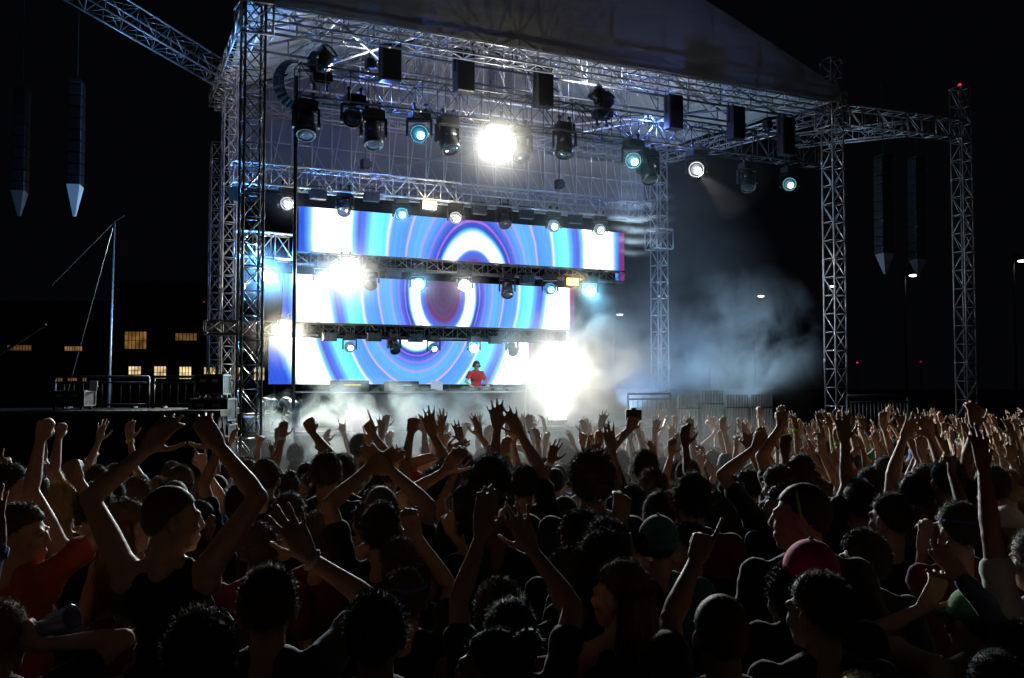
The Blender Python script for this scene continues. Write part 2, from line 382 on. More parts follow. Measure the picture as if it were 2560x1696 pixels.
# ------------------------------------------------------------------ LED screens
def led(name, xr, xl):
    m = bpy.data.materials.new(name); m.use_nodes = True; nt = m.node_tree; N = nt.nodes; Lk = nt.links
    N.remove(N['Principled BSDF'])
    tc = N.new('ShaderNodeTexCoord'); sp = N.new('ShaderNodeSeparateXYZ'); Lk.new(tc.outputs['Object'], sp.inputs[0])
    def mth(op, a, b=None, c=None):
        q = N.new('ShaderNodeMath'); q.operation = op
        for i, x in enumerate((a, b, c)):
            if x is None: continue
            if isinstance(x, (int, float)): q.inputs[i].default_value = x
            else: Lk.new(x, q.inputs[i])
        return q.outputs[0]
    X, Z = sp.outputs[0], sp.outputs[2]
    rho = None
    for it in range(3):
        zz = Z if rho is None else mth('SUBTRACT', Z, mth('MULTIPLY', mth('MAXIMUM', mth('SUBTRACT', rho, 1.0), 0.0), .36))
        z2 = mth('DIVIDE', zz, 1.5)
        rho = mth('SQRT', mth('ADD', mth('MULTIPLY', X, X), mth('MULTIPLY', z2, z2)))
    ns = N.new('ShaderNodeTexNoise'); ns.inputs['Scale'].default_value = .8; Lk.new(tc.outputs['Object'], ns.inputs['Vector'])
    rho = mth('ADD', rho, mth('MULTIPLY', mth('SUBTRACT', ns.outputs['Fac'], .5), .10))
    cr = N.new('ShaderNodeValToRGB'); el = cr.color_ramp.elements
    st = [(0, (88, 76, 112)), (.40, (100, 78, 122)), (.50, (118, 66, 116)), (.60, (92, 100, 210)), (.70, (80, 130, 245)), (.77, (235, 250, 255)), (1.0, (255, 255, 255)), (1.07, (110, 210, 255)),
          (1.12, (54, 76, 190)), (1.185, (66, 90, 210)), (1.205, (205, 130, 240)), (1.235, (62, 84, 200)), (1.37, (84, 132, 238)), (1.395, (185, 105, 230)), (1.43, (84, 148, 250)),
          (1.60, (98, 168, 255)), (1.62, (205, 140, 240)), (1.66, (105, 180, 255)), (2.0, (98, 168, 255)), (2.03, (225, 180, 245)), (2.08, (90, 155, 255)), (2.5, (98, 170, 255)),
          (2.57, (225, 215, 255)), (2.63, (96, 215, 255)), (3.0, (120, 235, 255)), (3.24, (92, 130, 250)), (3.38, (96, 104, 220)), (3.52, (120, 205, 255)), (3.62, (255, 255, 255)), (4.5, (255, 255, 255)), (4.68, (100, 180, 255)), (4.82, (52, 92, 225))]
    while len(el) < len(st): el.new(.5)
    for e_, (p_, c_) in zip(el, st): e_.position = p_ / 5.2; 
    for e_, (p_, c_) in zip(sorted(el, key=lambda q: q.position), st): e_.color = (*lin(c_), 1)
    Lk.new(mth('DIVIDE', rho, 5.2), cr.inputs[0])
    # red strip at the right end
    edge = N.new('ShaderNodeMapRange'); edge.inputs['From Min'].default_value = xr - .24; edge.inputs['From Max'].default_value = xr - .14; Lk.new(X, edge.inputs['Value'])
    mx = N.new('ShaderNodeMix'); mx.data_type = 'RGBA'; Lk.new(edge.outputs[0], mx.inputs[0]); Lk.new(cr.outputs[0], mx.inputs[6]); mx.inputs[7].default_value = (*lin((124, 56, 124)), 1)
    # panel seams, pixel rows and uneven modules
    def seam(c, per):
        fr = mth('FRACT', mth('DIVIDE', c, per))
        return mth('GREATER_THAN', mth('ABSOLUTE', mth('SUBTRACT', fr, .5)), .492)
    sm = mth('MULTIPLY', mth('MAXIMUM', seam(X, .5), seam(Z, .5)), .16)
    vo = N.new('ShaderNodeTexNoise'); vo.inputs['Scale'].default_value = 3; vo.inputs['Detail'].default_value = 4
    mp = N.new('ShaderNodeMapping'); mp.inputs['Scale'].default_value = (5, 1, .5); Lk.new(tc.outputs['Object'], mp.inputs['Vector']); Lk.new(mp.outputs[0], vo.inputs['Vector'])
    fine = mth('MULTIPLY', mth('SINE', mth('MULTIPLY', rho, 46.0)), .055)
    gain = mth('SUBTRACT', mth('ADD', fine, mth('ADD', mth('MULTIPLY', vo.outputs['Fac'], .35), 1.0)), sm)
    lum = N.new('ShaderNodeRGBToBW'); Lk.new(mx.outputs[2], lum.inputs[0])
    hot = mth('MULTIPLY', mth('POWER', lum.outputs[0], 3), 1.2)
    e = N.new('ShaderNodeEmission'); Lk.new(mx.outputs[2], e.inputs['Color']); Lk.new(mth('ADD', mth('MULTIPLY', gain, .92), hot), e.inputs['Strength'])
    Lk.new(e.outputs[0], N['Material Output'].inputs['Surface'])
    return m
for (vk, ua, ub, za, zb, lb) in ((3.0, 1.8, 11.74, 5.36, 6.9, 'top and widest of the three led screens, showing the upper arch of the blue rings'),
                             (5.2, 1.95, 11.29, 3.72, 5.36, 'middle of the three led screens, showing the dark eye of the blue rings'),
                             (7.4, 2.1, 10.97, 2.3, 3.70, 'lowest of the three led screens, directly behind the performer')):
    rt = thing('led_screen', lb, 'led screen', SP(6.75, vk, 4.94), TH, 'stacked led screens')
    b = MB(); xa, xb, z0, z1 = ua - 6.75, ub - 6.75, za - 4.94, zb - 4.94
    b.add([(xa, 0, z0), (xb, 0, z0), (xb, 0, z1), (xa, 0, z1)], [(0, 1, 2, 3)])
    b.build('display', led('led_picture', xb, xa), rt)
    b = MB(); b.box(((xa + xb) / 2, .07, (z0 + z1) / 2), (xb - xa + .04, .12, z1 - z0 + .04)); b.build('housing', PLAST, rt)
    b = MB()
    for i in range(int((xb - xa) / .5) + 1): b.box((xa + i * .5, .16, (z0 + z1) / 2), (.04, .05, z1 - z0))
    b.build('rear_frame', DARKM, rt)
    if vk > 7:
        b = MB()
        for x in (xa + .2, -1.2, 1.2, xb - .2): b.box((x, .12, (1.15 - 4.94 + z0) / 2), (.06, .06, z0 - 1.15 + 4.94))
        b.build('stand_leg', DARKM, rt)
    # black drape above the screen behind the truss
# ------------------------------------------------------------------ stage platform
st = thing('stage_platform', 'black raised stage platform behind the smoke', 'stage', SP(0, 0, 0), TH)
b = MB(); b.box((6.6, 5.4, 1.1), (12.2, 8.2, .1)); b.build('deck', DECK, st)
b = MB(); b.box((6.6, 1.36, .52), (12.2, .04, 1.05)); b.box((.52, 5.4, .52), (.04, 8.0, 1.05)); b.box((12.68, 5.4, .52), (.04, 8.0, 1.05)); b.build('skirt', BLACKC, st)
b = MB(); b.box((6.6, 1.285, 1.1), (12.2, .03, .05)); b.build('edge_trim', GALV, st)
# dj riser table
tb = thing('performer_table', 'long dark cloth covered table in front of the performer', 'table', SP(5.35, 4.0, 1.15), TH)
b = MB(); b.box((0, 0, .92), (6.6, .9, .05)); b.build('table_top', DECK, tb, bevel=.01)
b = MB(); n_ = 90
for side in (-1,):
    pts = [(-3.28 + 6.56 * i / n_, -.44 - .018 * math.sin(i * 1.3), 0) for i in range(n_ + 1)]
    pts2 = [(p[0], p[1], .89) for p in pts]
    N0 = len(pts); bp_ = [(p[0], p[1] + .02, p[2]) for p in pts + pts2]
    b.add(pts + pts2 + bp_, [(i, i + 1, N0 + i + 1, N0 + i) for i in range(n_)] + [(2 * N0 + i + 1, 2 * N0 + i, 3 * N0 + i, 3 * N0 + i + 1) for i in range(n_)])
b.build('table_cloth', mat('table_black', (.005, .005, .006), .95, 0, .1), tb, True)
b = MB(); b.box((0, -.455, .925), (6.62, .012, .02)); b.build('trim_strip', mat('chrome_strip', (.4, .45, .6), .3, .9), tb)
for sx in (-3.2, -1.1, 1.1, 3.2):
    b = MB(); b.box((sx, .3, .445), (.06, .06, .89)); b.build('leg', DARKM, tb)
def kit(name, label, cat, u, v, z, w, d, h, extra=None, m=None, knobs=0, rz=0):
    rt = thing(name, label, cat, SP(u, v, z), TH + rz)
    b = MB(); b.box((0, 0, h / 2), (w, d, h)); b.build('case', m or PLAST, rt, bevel=.012)
    if knobs:
        b = MB()
        for i in range(knobs):
            x = -w / 2 + w * (i + .5) / knobs
            for y in (-d * .25, 0, d * .25): b.lathe([(.012, 0), (.012, .022), (.008, .028)], Matrix.Translation((x, y, h)), 8)
        b.build('knobs', GALV, rt)
        b = MB(); b.box((0, -d / 2 - .003, h * .6), (w * .5, .006, .02)); b.build('indicator_strip', extra or emit('led_cyan_dim', (.2, .7, 1), 0.7), rt)
    return rt
TZ = 2.095
kit('turntable_player', 'media player deck left of the mixer before the performer', 'player deck', 7.05, 4.0, TZ, .36, .4, .11, knobs=4)
kit('mixer', 'dj mixer directly in front of the performer in red', 'mixer', 7.5, 4.0, TZ, .34, .4, .11, knobs=6)
kit('turntable_player', 'media player deck right of the mixer before the performer', 'player deck', 7.95, 4.0, TZ, .36, .4, .11, knobs=4)
kit('effects_unit', 'small effects unit at the right end of the table', 'effects unit', 8.35, 4.0, TZ, .28, .3, .08, knobs=3)
kit('equipment_rack', 'black rack unit with yellow lights at the left of the table', 'rack unit', 3.5, 4.0, TZ, .95, .5, .30, emit('yellow_leds', (1, .85, .1), 1.0), knobs=6)
kit('equipment_rack', 'plain black rack unit in the middle of the table', 'rack unit', 5.0, 4.0, TZ, .85, .5, .28, knobs=5)
lp = thing('laptop', 'pale tilted laptop screen standing on the table', 'laptop', SP(6.05, 3.85, TZ), TH)
b = MB(); b.box((0, 0, .012), (.36, .26, .02)); b.build('base', GALV, lp, bevel=.004)
b = MB(); b.box((.02, .17, .16), (.36, .012, .27), Matrix.Rotation(R(-24), 3, 'X') @ Matrix.Rotation(R(10), 3, 'Y')); b.build('lid', mat('laptop_shell', (.7, .72, .75), .4, .3), lp, bevel=.004)
# floor monitors
for (x, y, lb) in ((640, 985, 'black wedge monitor on the stage edge by the left tower'), (905, 992, 'black wedge monitor on the stage edge left of centre')):
    u, z = onv(x, y, 1.9)
    rt = thing('floor_monitor', lb, 'monitor speaker', SP(u, 1.9, 1.15), TH)
    b = MB(); b.add([(-.3, -.25, 0), (.3, -.25, 0), (.3, .25, 0), (-.3, .25, 0), (-.3, -.12, .36), (.3, -.12, .36), (.3, .05, .4), (-.3, .05, .4)], [(3, 2, 1, 0), (4, 5, 6, 7), (0, 1, 5, 4), (1, 2, 6, 5), (2, 3, 7, 6), (3, 0, 4, 7)])
    b.build('cabinet', PLAST, rt, bevel=.015)
    b = MB(); b.box((0, .16, .2), (.5, .01, .3), Matrix.Rotation(R(25), 3, 'X')); b.build('grille', mat('speaker_grille', (.03, .03, .03), .7, .4, .5, 60, .6), rt)

# hanging black cabinets on the upper truss
for i, (x, y0, y1, w) in enumerate(((975, 112, 206, 52), (1160, 135, 232, 48), (1358, 180, 270, 46), (1684, 240, 325, 42), (1840, 268, 350, 40), (1965, 295, 390, 40))):
    u, za = onv(x, y1, .55); _, zb = onv(x, y0, .55)
    q = ('first black cabinet from the left, hung on the uppermost truss', 'second black cabinet from the left, hung on the uppermost truss', 'black cabinet hung just right of the white glare', 'black cabinet hung right of the upright moving light', 'black cabinet hung at the right part of the uppermost truss', 'last black cabinet at the right, hung beside the bright tower')[i]
    rt = thing('hanging_speaker', q, 'speaker', SP(u, .55, za), TH, 'black cabinets hung on the uppermost truss')
    wd = w * SP(u, .55, 0).y / F * 1.02; hh = zb - za
    b = MB(); b.box((0, 0, hh / 2), (wd, .3, hh)); b.build('cabinet', PLAST, rt, bevel=.02)
    b = MB(); b.box((0, -.158, hh / 2), (wd * .9, .016, hh * .94)); b.build('grille', mat('speaker_grille', (.03, .03, .03), .7, .4, .5, 60, .6), rt)
    b = MB(); b.tube((-wd * .55, 0, hh * .5), (-wd * .55, 0, hh + .12), .018, 6); b.tube((wd * .55, 0, hh * .5), (wd * .55, 0, hh + .12), .018, 6); b.tube((-wd * .55, 0, hh + .1), (wd * .55, 0, hh + .1), .02, 6); b.tube((0, 0, hh + .1), (0, .25, hh + .1), .02, 6)
    b.build('bracket', DARKM, rt)
# cable loom at the left end of the upper truss
rt = thing('cable_loom', 'thick black cable loop at the left end of the uppermost truss', 'cables', SP(1.2, 1.0, 9.0), TH)
for k in range(7):
    b = MB(); o = k * .03; pts = []
    for i in range(13):
        t = i / 12; a = R(80 + 200 * t)
        pts.append((-.05 + (.30 + o) * math.cos(a), -.1 + k * .035, .42 + (.48 + o * .6) * math.sin(a)))
    b.poly(pts, .018, 6); b.build('cable', PLAST, rt, True)

# ------------------------------------------------------------------ left wing, cases, rails, buildings, lamps
wp = P(250, 1028, 17.5); wz = wp.z
wg = thing('side_platform', 'low dark side platform at the left of the stage', 'platform', (-9.0, 18.6, 0), TH * .3)
b = MB(); b.box((0, 0, wz - .06), (7.3, 2.6, .12)); b.build('deck', BLACKC, wg)
b = MB(); b.box((0, -1.24, (wz - .12) / 2), (7.2, .05, wz - .12)); b.box((3.58, 0, (wz - .12) / 2), (.05, 2.4, wz - .12)); b.build('skirt', BLACKC, wg)
b = MB(); b.box((0, -1.315, wz - .03), (7.3, .03, .05)); b.build('edge_trim', DARKM, wg)
def rail(name, label, p0, p1, h, n, r=.02, group=None, top2=True, cat='barrier', gm=None):
    GALV = gm or mat('dull_steel', (.12, .12, .125), .5, .5, .5, 8, .25)
    p0, p1 = Vector(p0), Vector(p1); e = p1 - p0
    rt = thing(name, label, cat, p0, math.atan2(e.y, e.x), group); L = e.length
    b = MB(); b.poly([(0, 0, .0), (0, 0, h), (L, 0, h), (L, 0, .0)], r * 1.3, 8) if top2 else b.tube((0, 0, h * .9), (L, 0, h * .9), r * .8, 6); b.tube((0, 0, h * .12), (L, 0, h * .12), r, 6)
    if top2: b.tube((0, 0, h * .82), (L, 0, h * .82), r, 6)
    b.build('frame', GALV, rt, True)
    b = MB()
    for i in range(1, n): b.tube((L * i / n, 0, h * .12), (L * i / n, 0, h * (.82 if top2 else 1.05)), r * .6, 5)
    b.build('bars', GALV, rt, True)
    for x in (.15 * L, .85 * L):
        b = MB(); b.box((x, 0, .02), (.06, .5, .03)); b.build('foot', GALV, rt)
    return rt
rail('steel_railing', 'dim steel railing on the side platform behind the thin mast', (-8.9, 19.4, wz), (-7.2, 19.75, wz), .62, 10)
rail('steel_railing', 'dim steel railing on the side platform next to the black road case', (-7.1, 19.75, wz), (-5.75, 20.0, wz), .62, 9)
pr = P(2118, 990, 26.5)
rail('steel_railing', 'white topped railing just right of the bright right tower', (pr.x, pr.y, pr.z - .95), (P(2270, 995, 27.5).x, 27.5, pr.z - .95), .95, 16, .028)
pr = SPX(1640, 985, 3.5)
rail('steel_railing', 'short pale railing at the foot of the bluish rear tower', (pr.x - .9, pr.y - .3, pr.z - .9), (pr.x + .5, pr.y + .3, pr.z - .9), .9, 9, .024)
for i in range(4):
    xs = 1690 + i * 62
    a = P(xs, 1000, 22.0 + i * .35); c = P(xs + 58, 1000, 22.3 + i * .35)
    a.z = c.z = 0.0
    rail('crowd_fence', ('leftmost pale barred fence panel behind the crowd, nearest the rear tower', 'second pale barred fence panel behind the crowd, left part of the row', 'third pale barred fence panel behind the crowd, right part of the row', 'rightmost pale barred fence panel behind the crowd, nearest the bright tower')[i], a, c, 1.95 + (.1 if i == 1 else 0), 15, .02, 'pale fence panels behind the crowd', False, 'fence')
def road_case(label, loc, w, d, h, rz=0, m=None, group=None):
    rt = thing('road_case', label, 'road case', loc, rz, group)
    b = MB(); b.box((0, 0, h / 2 + .08), (w, d, h)); b.build('shell', m or mat('case_laminate', (.014, .014, .016), .6, 0, .3, 12, .3), rt, bevel=.01)
    b = MB(); t = .03
    for sx in (-1, 1):
        for sy in (-1, 1): b.box((sx * w / 2, sy * d / 2, h / 2 + .08), (t, t, h + .012))
        for z in (.08, h + .08): b.box((sx * w / 2, 0, z), (t * 1.01, d - t, t))
    for sy in (-1, 1):
        for z in (.08, h + .08): b.box((0, sy * d / 2, z), (w - t, t * 1.01, t))
    b.build('edging', mat('dull_steel', (.12, .12, .125), .5, .5, .5, 8, .25), rt)
    for x in (-.22 * w, .22 * w):
        b = MB(); b.box((x, -d / 2 - .012, h * .7 + .08), (.2 * w, .02, .16 * h)); b.build('recessed_handle', GALV, rt)
    b = MB()
    for sx in (-1, 1):
        for sy in (-1, 1): b.tube((sx * w * .4 - .02, sy * d * .38, .04), (sx * w * .4 + .02, sy * d * .38, .04), .04, 10)
    b.build('caster', PLAST, rt)
q = P(532, 985, 19.2)
road_case('black road case with steel edges, on top by the left towers', (q.x, q.y, q.z - .08), .52, .5, .36)
road_case('wide black road case with steel edges, under another road case', (q.x, q.y + .02, q.z - .08 - .5), .72, .6, .40)
road_case('lowest black road case standing on the ground by the left tower', (q.x, q.y - .05, 0), .8, .6, q.z - .08 - .5 - .09)
q = P(195, 1025, 18.6)
road_case('grey equipment case on the side platform with white panel', (q.x - .1, q.y, wz), .62, .5, .26)
rt = thing('white_board', 'small bright white board leaning at the end of the equipment case', 'board', (P(233, 1000, 18.3).x, 18.3, wz + .34))
b = MB(); b.box((0, 0, .1), (.14, .02, .2), Matrix.Rotation(R(-8), 3, 'X')); b.build('panel', WHITEP, rt, bevel=.004)
b = MB(); b.box((0, .06, .09), (.1, .09, .012)); b.build('bracket', DARKM, rt)
# thin mast with stays
mx_ = P(268, 1010, 24.0); mtop = P(286, 555, 24.0)
rt = thing('thin_mast', 'thin silver mast with stay cables left of the stage', 'mast', (mx_.x, 24, 0))
b = MB(); b.tube((0, 0, 0), (mtop.x - mx_.x, 0, mtop.z), .05, 8, .03); b.build('pole', GALV, rt, True)
b = MB(); o = Vector((mx_.x, 24, 0)); b.tube(mtop - o, P(128, 715, 25) - o, .012, 5); b.tube(mtop - o, P(310, 540, 23) - o, .01, 5); b.tube(mtop - o, Vector((-2.6, 2.5, 0)), .01, 5); b.build('stay_cable', GALV, rt)
rt = thing('boom_pole', 'dim slanting boom pole low at the far left edge', 'boom', P(-30, 905, 21))
b = MB(); o = P(-30, 905, 21); b.tube((0, 0, 0), P(115, 812, 21) - o, .03, 8); b.tube((0, 0, 0), (0, 0, -o.z), .03, 8); b.build('pole', mat('yellow_tube', (.10, .08, .03), .6), rt)
# line arrays
def line_array(label, x, ytop, ybot, ywedge, d, w):
    top, bot, tip = P(x, ytop, d), P(x, ybot, d), P(x - 2, ywedge, d)
    rt = thing('line_array', label, 'line array', (top.x, d, bot.z), R(12))
    H = top.z - bot.z; n = max(6, round(H / .3))
    for i in range(n):
        z = H * (i + .5) / n; tilt = R(10 * (1 - i / n)); b = MB()
        b.box((0, .05 * (1 - i / n), z), (w, .5, H / n * .92), Matrix.Rotation(tilt, 3, 'X')); b.build('speaker_box', PLAST, rt, bevel=.015)
    b = MB(); b.box((0, 0, H + .05), (w * .9, .6, .08)); b.tube((0, 0, H + .08), (0, 0, 12.4 - bot.z), .02, 6); b.build('rigging_frame', DARKM, rt)
    h = bot.z - tip.z
    b = MB(); b.add([(-w / 2, -.25, 0), (w / 2, -.25, 0), (w / 2, .25, 0), (-w / 2, .25, 0), (-.03, -.05, -h), (.03, -.05, -h), (.03, .05, -h), (-.03, .05, -h)], [(0, 1, 2, 3), (7, 6, 5, 4), (4, 5, 1, 0), (5, 6, 2, 1), (6, 7, 3, 2), (7, 4, 0, 3)])
    b.build('pointed_cover', WHITEP if x == 193 else mat('shaded_cover', (.10, .105, .13), .6), rt)  # dim tails get a darker bluish colour in place of shade
line_array('left line array speaker with a bright white pointed tail', 193, 215, 465, 541, 25, .32)
line_array('dim line array at the far left frame edge', 55, 230, 480, 540, 25, .3)
line_array('right line array speaker with a bluish pointed tail beside the street lamp', 2208, 395, 635, 685, 33, .42)
line_array('faint line array over the street lamp at right', 2290, 400, 650, 690, 36, .4)

# buildings
def building(label, x0, x1, d, z1, wins, ztop=None, cat='building', name='brick_building'):
    a, c = P(x0, 900, d), P(x1, 900, d)
    o = Vector(((a.x + c.x) / 2, d, 0)); rt = thing(name, label, cat, o)
    w = c.x - a.x
    bk = mat('dark_brick', (.10, .055, .04), .9, 0, .3, 18, .4)
    # facade built as strips around its openings
    ops = []
    for (wx0, wy0, wx1, wy1, nx, ny, col, stg) in wins:
        p, q = P(wx0, wy1, d), P(wx1, wy0, d); ops.append((p.x - o.x, q.x - o.x, p.z, q.z, nx, ny, col, stg))
    b = MB(); b.box((0, 6.3, z1 / 2), (w, 12, z1)); 
    xs = sorted({-w / 2, w / 2} | {t for q in ops for t in q[:2]}); zs = sorted({0, z1} | {t for q in ops for t in q[2:4]})
    for i in range(len(xs) - 1):
        for j in range(len(zs) - 1):
            mxx, mzz = (xs[i] + xs[i + 1]) / 2, (zs[j] + zs[j + 1]) / 2
            if any(q[0] < mxx < q[1] and q[2] < mzz < q[3] for q in ops): continue
            b.box((mxx, .12, mzz), (xs[i + 1] - xs[i], .24, zs[j + 1] - zs[j]))
    b.build('wall', bk, rt)
    b = MB(); b.box((0, 6, z1 + .15), (w + .5, 13, .3)); b.build('roof', mat('roof_felt', (.04, .04, .04), .9), rt)
    for k, q in enumerate(ops):
        b = MB(); W, H = q[1] - q[0], q[3] - q[2]; cx_, cz_ = (q[0] + q[1]) / 2, (q[2] + q[3]) / 2; t = .05
        for i in range(q[4] + 1): b.box((q[0] + W * i / q[4], .1, cz_), (t, .08, H))
        for j in range(q[5] + 1): b.box((cx_, .1, q[2] + H * j / q[5]), (W, .07, t))
        fr = b.build('window', DARKM, rt)
        b = MB(); b.box((cx_, .2, cz_), (W - .01, .03, H - .01)); 
        pn = b.build('pane', window_mat(q[6], q[7]), fr)
def window_mat(col, stg):
    key = 'window_%d_%d_%d' % (col[0], col[1], int(stg * 100))
    if key in MATS: return MATS[key]
    m = bpy.data.materials.new('lit_window'); m.use_nodes = True; nt = m.node_tree; N = nt.nodes; N.remove(N['Principled BSDF'])
    tc = N.new('ShaderNodeTexCoord'); n = N.new('ShaderNodeTexNoise'); n.inputs['Scale'].default_value = 1.3; n.inputs['Detail'].default_value = 3
    nt.links.new(tc.outputs['Object'], n.inputs['Vector'])
    r = N.new('ShaderNodeMapRange'); r.inputs['From Min'].default_value = .3; r.inputs['From Max'].default_value = .7; r.inputs['To Min'].default_value = stg * .35; r.inputs['To Max'].default_value = stg * 1.4
    nt.links.new(n.outputs['Fac'], r.inputs['Value'])
    e = N.new('ShaderNodeEmission'); e.inputs['Color'].default_value = (*lin(col), 1); nt.links.new(r.outputs[0], e.inputs['Strength'])
    nt.links.new(e.outputs[0], N['Material Output'].inputs['Surface'])
    MATS[key] = m
    return m
WA, WB = (255, 222, 160), (205, 150, 82)
building('brick building with rows of lit windows behind the left towers', 290, 830, 100, 12.5, [
    (310, 829, 366, 873, 6, 2, WB, .30), (437, 833, 492, 852, 6, 1, WB, .24),
    (320, 916, 352, 937, 4, 2, WA, 1.1), (384, 916, 415, 947, 4, 2, WA, 1.1), (447, 917, 478, 948, 4, 2, WA, 1.1), (509, 918, 538, 936, 4, 1, WA, .9), (574, 919, 603, 950, 4, 2, WA, .9), (634, 919, 661, 951, 4, 2, WA, .8)])
building('dark building with dim amber windows at the far left', -60, 275, 112, 11.5, [
    (160, 866, 205, 878, 7, 1, WB, .45), (16, 863, 78, 877, 8, 1, WB, .16), (136, 943, 156, 956, 3, 1, WB, .18), (168, 945, 192, 953, 4, 1, WB, .3), (205, 942, 216, 955, 2, 1, WB, .2)])
# street lamps
def street_lamp(label, x, y, d, glow, arm=.5):
    p = P(x, y, d); px = p.x - arm
    rt = thing('street_lamp', label, 'street lamp', (px, d, 0), 0)
    b = MB(); b.tube((0, 0, 0), (0, 0, p.z + .5), .09, 8, .06); b.build('pole', DARKM, rt, True)
    b = MB(); b.poly([(0, 0, p.z + .45), (arm * .6, 0, p.z + .4), (arm, 0, p.z + .22)], .04, 6); b.build('arm', DARKM, rt)
    b = MB(); b.ell((arm, 0, p.z + .1), (.36, .2, .13)); b.build('lamp_head', DARKM, rt, True)
    b = MB(); b.ell((arm, -.03, p.z), (.24 * max(1, d / 70), .18, .085 * max(1, d / 70))); b.build('lamp_glass', emit('lamp_glass_' + label[:8], (1, .93, .82), glow), rt, True)
street_lamp('street lamp on a thin pole right of the bright right tower', 2282, 689, 60, 6)
street_lamp('street lamp glowing at the right edge of the picture', 2553, 653, 62, 6)
street_lamp('distant yellow street lamp seen between the two right towers of the stage', 1902, 741, 80, 4)
street_lamp('faint distant street lamp right of the middle screen', 1549, 787, 90, 2.5, .4)
street_lamp('tiny street lamp low behind the bright right tower', 2081, 716, 95, 2.5, .4)
for i, (x, y, lb) in enumerate(((1774, 917, 'small red light on a post left of the bright right tower'), (2143, 907, 'small red light on a post right of the bright right tower'), (2302, 905, 'dim red light on a post left of the lone right tower'), (510, 755, 'dim red light on a pole left of the left towers'))):
    p = P(x, y, 85); rt = thing('warning_light', lb, 'red light', (p.x, 85, 0))
    b = MB(); b.tube((0, 0, 0), (0, 0, p.z - .1), .05, 6); b.build('post', DARKM, rt)
    b = MB(); b.ell((0, 0, p.z), .08); b.build('lens', emit('red_lens' if i < 2 else 'red_lens_dim', (1, .03, .08), 0.8 if i < 2 else .25), rt, True)
rt = thing('warning_light', 'red light on the very top of the lone right tower', 'red light', pE + Vector((0, 0, 12.0)))
b = MB(); b.lathe([(.07, 0), (.07, .05), (.04, .06)]); b.build('base', DARKM, rt)
b = MB(); b.ell((0, 0, .11), .06); b.build('lens', emit('red_lens_dim2', (1, .05, .03), .9), rt, True)
# ================================================================== LAMPS
def mh_meshes():
    b = MB(); b.box((0, 0, -.19), (.40, .30, .15)); b.box((0, 0, -.10), (.30, .2, .04))
    for x in (-.13, .13): b.tube((x, -.02, -.09), (x, -.02, .03), .025, 8); b.tube((x - .03, 0, .04), (x + .03, 0, .04), .04, 8)
    base = b.mesh('base')
    b = MB(); b.box((0, 0, -.29), (.50, .16, .06))
    for x in (-.25, .25):
        b.box((x, 0, -.46), (.05, .15, .36)); b.tube((x - .028, 0, -.58), (x + .028, 0, -.58), .095, 14)
    yoke = b.mesh('yoke')
    M = Matrix.Rotation(R(90), 4, 'X')      # lathe axis z -> -y
    b = MB(); b.lathe([(.08, -.30), (.15, -.27), (.175, -.20), (.165, -.05), (.185, .0), (.19, .16), (.205, .18), (.205, .27), (.19, .285), (.17, .285), (.165, .25)], M, 20)
    b.box((0, .1, .17), (.22, .22, .05)); b.box((0, .1, -.17), (.22, .22, .05))
    head = b.mesh('head')
    head.polygons.foreach_set('use_smooth', [True] * len(head.polygons))
    b = MB(); b.lathe([(.162, .235), (.162, .255), (.12, .272), (.06, .28), (.01, .282)], M, 20); lens = b.mesh('lens')
    for me in (base, yoke, head): me.materials.append(PLAST)
    lens.materials.append(GLASSD)
    return base, yoke, head, lens
MHB, MHY, MHH, MHL = mh_meshes()
def lens_mat(col, s):
    return emit('lamp_%d_%d_%d_%d' % (col[0] * 99, col[1] * 99, col[2] * 99, s), col, s)
def moving_head(label, hang, scale, aim, col=None, s=0, up=1, group=None, core=1):
    """aim: world point the head looks at"""
    rt = thing('moving_head', label, 'stage light', hang, 0, group); rt.scale = (scale,) * 3
    piv = Vector((0, 0, -.58 * up))
    d = (Vector(aim) - (Vector(hang) + piv * scale)).normalized()
    pan = math.atan2(d.x, -d.y)
    tilt = math.asin(max(-1, min(1, d.z)))
    flip = Matrix.Rotation(math.pi, 4, 'X') if up < 0 else Matrix.Identity(4)
    o = link('base', MHB, rt); o.matrix_local = Matrix.Rotation(TH, 4, 'Z') @ flip
    o = link('yoke', MHY, rt); o.matrix_local = Matrix.Rotation(pan, 4, 'Z') @ flip
    hd = link('head', MHH, rt); hd.matrix_local = Matrix.Translation(piv) @ Matrix.Rotation(pan, 4, 'Z') @ Matrix.Rotation(-tilt, 4, 'X')
    ln = link('lens', MHL, hd)
    if col and core < 1:
        hs = link('bulb', MHL, hd); hs.matrix_local = Matrix.Translation((.03, -.285 * (1 - core) - .006, -.03)) @ Matrix.Scale(core, 4)
        hs.material_slots[0].link = 'OBJECT'; hs.material_slots[0].material = lens_mat(col, s)
    elif col:
        ln.material_slots[0].link = 'OBJECT'; ln.material_slots[0].material = lens_mat(col, s)
    return Vector(hang) + piv * scale + d * .30 * scale, d
def lamp(kind, loc, col, power, d=None, size=70, rad=.06, blend=.6):
    L = bpy.data.lights.new('lamp_light', kind); L.energy = power; L.color = col; L.shadow_soft_size = rad
    if kind == 'SPOT': L.spot_size = R(size); L.spot_blend = blend
    o = link('lamp_light', L, None, loc)
    if d is not None: o.rotation_euler = Vector(d).to_track_quat('-Z', 'Y').to_euler()
    return o
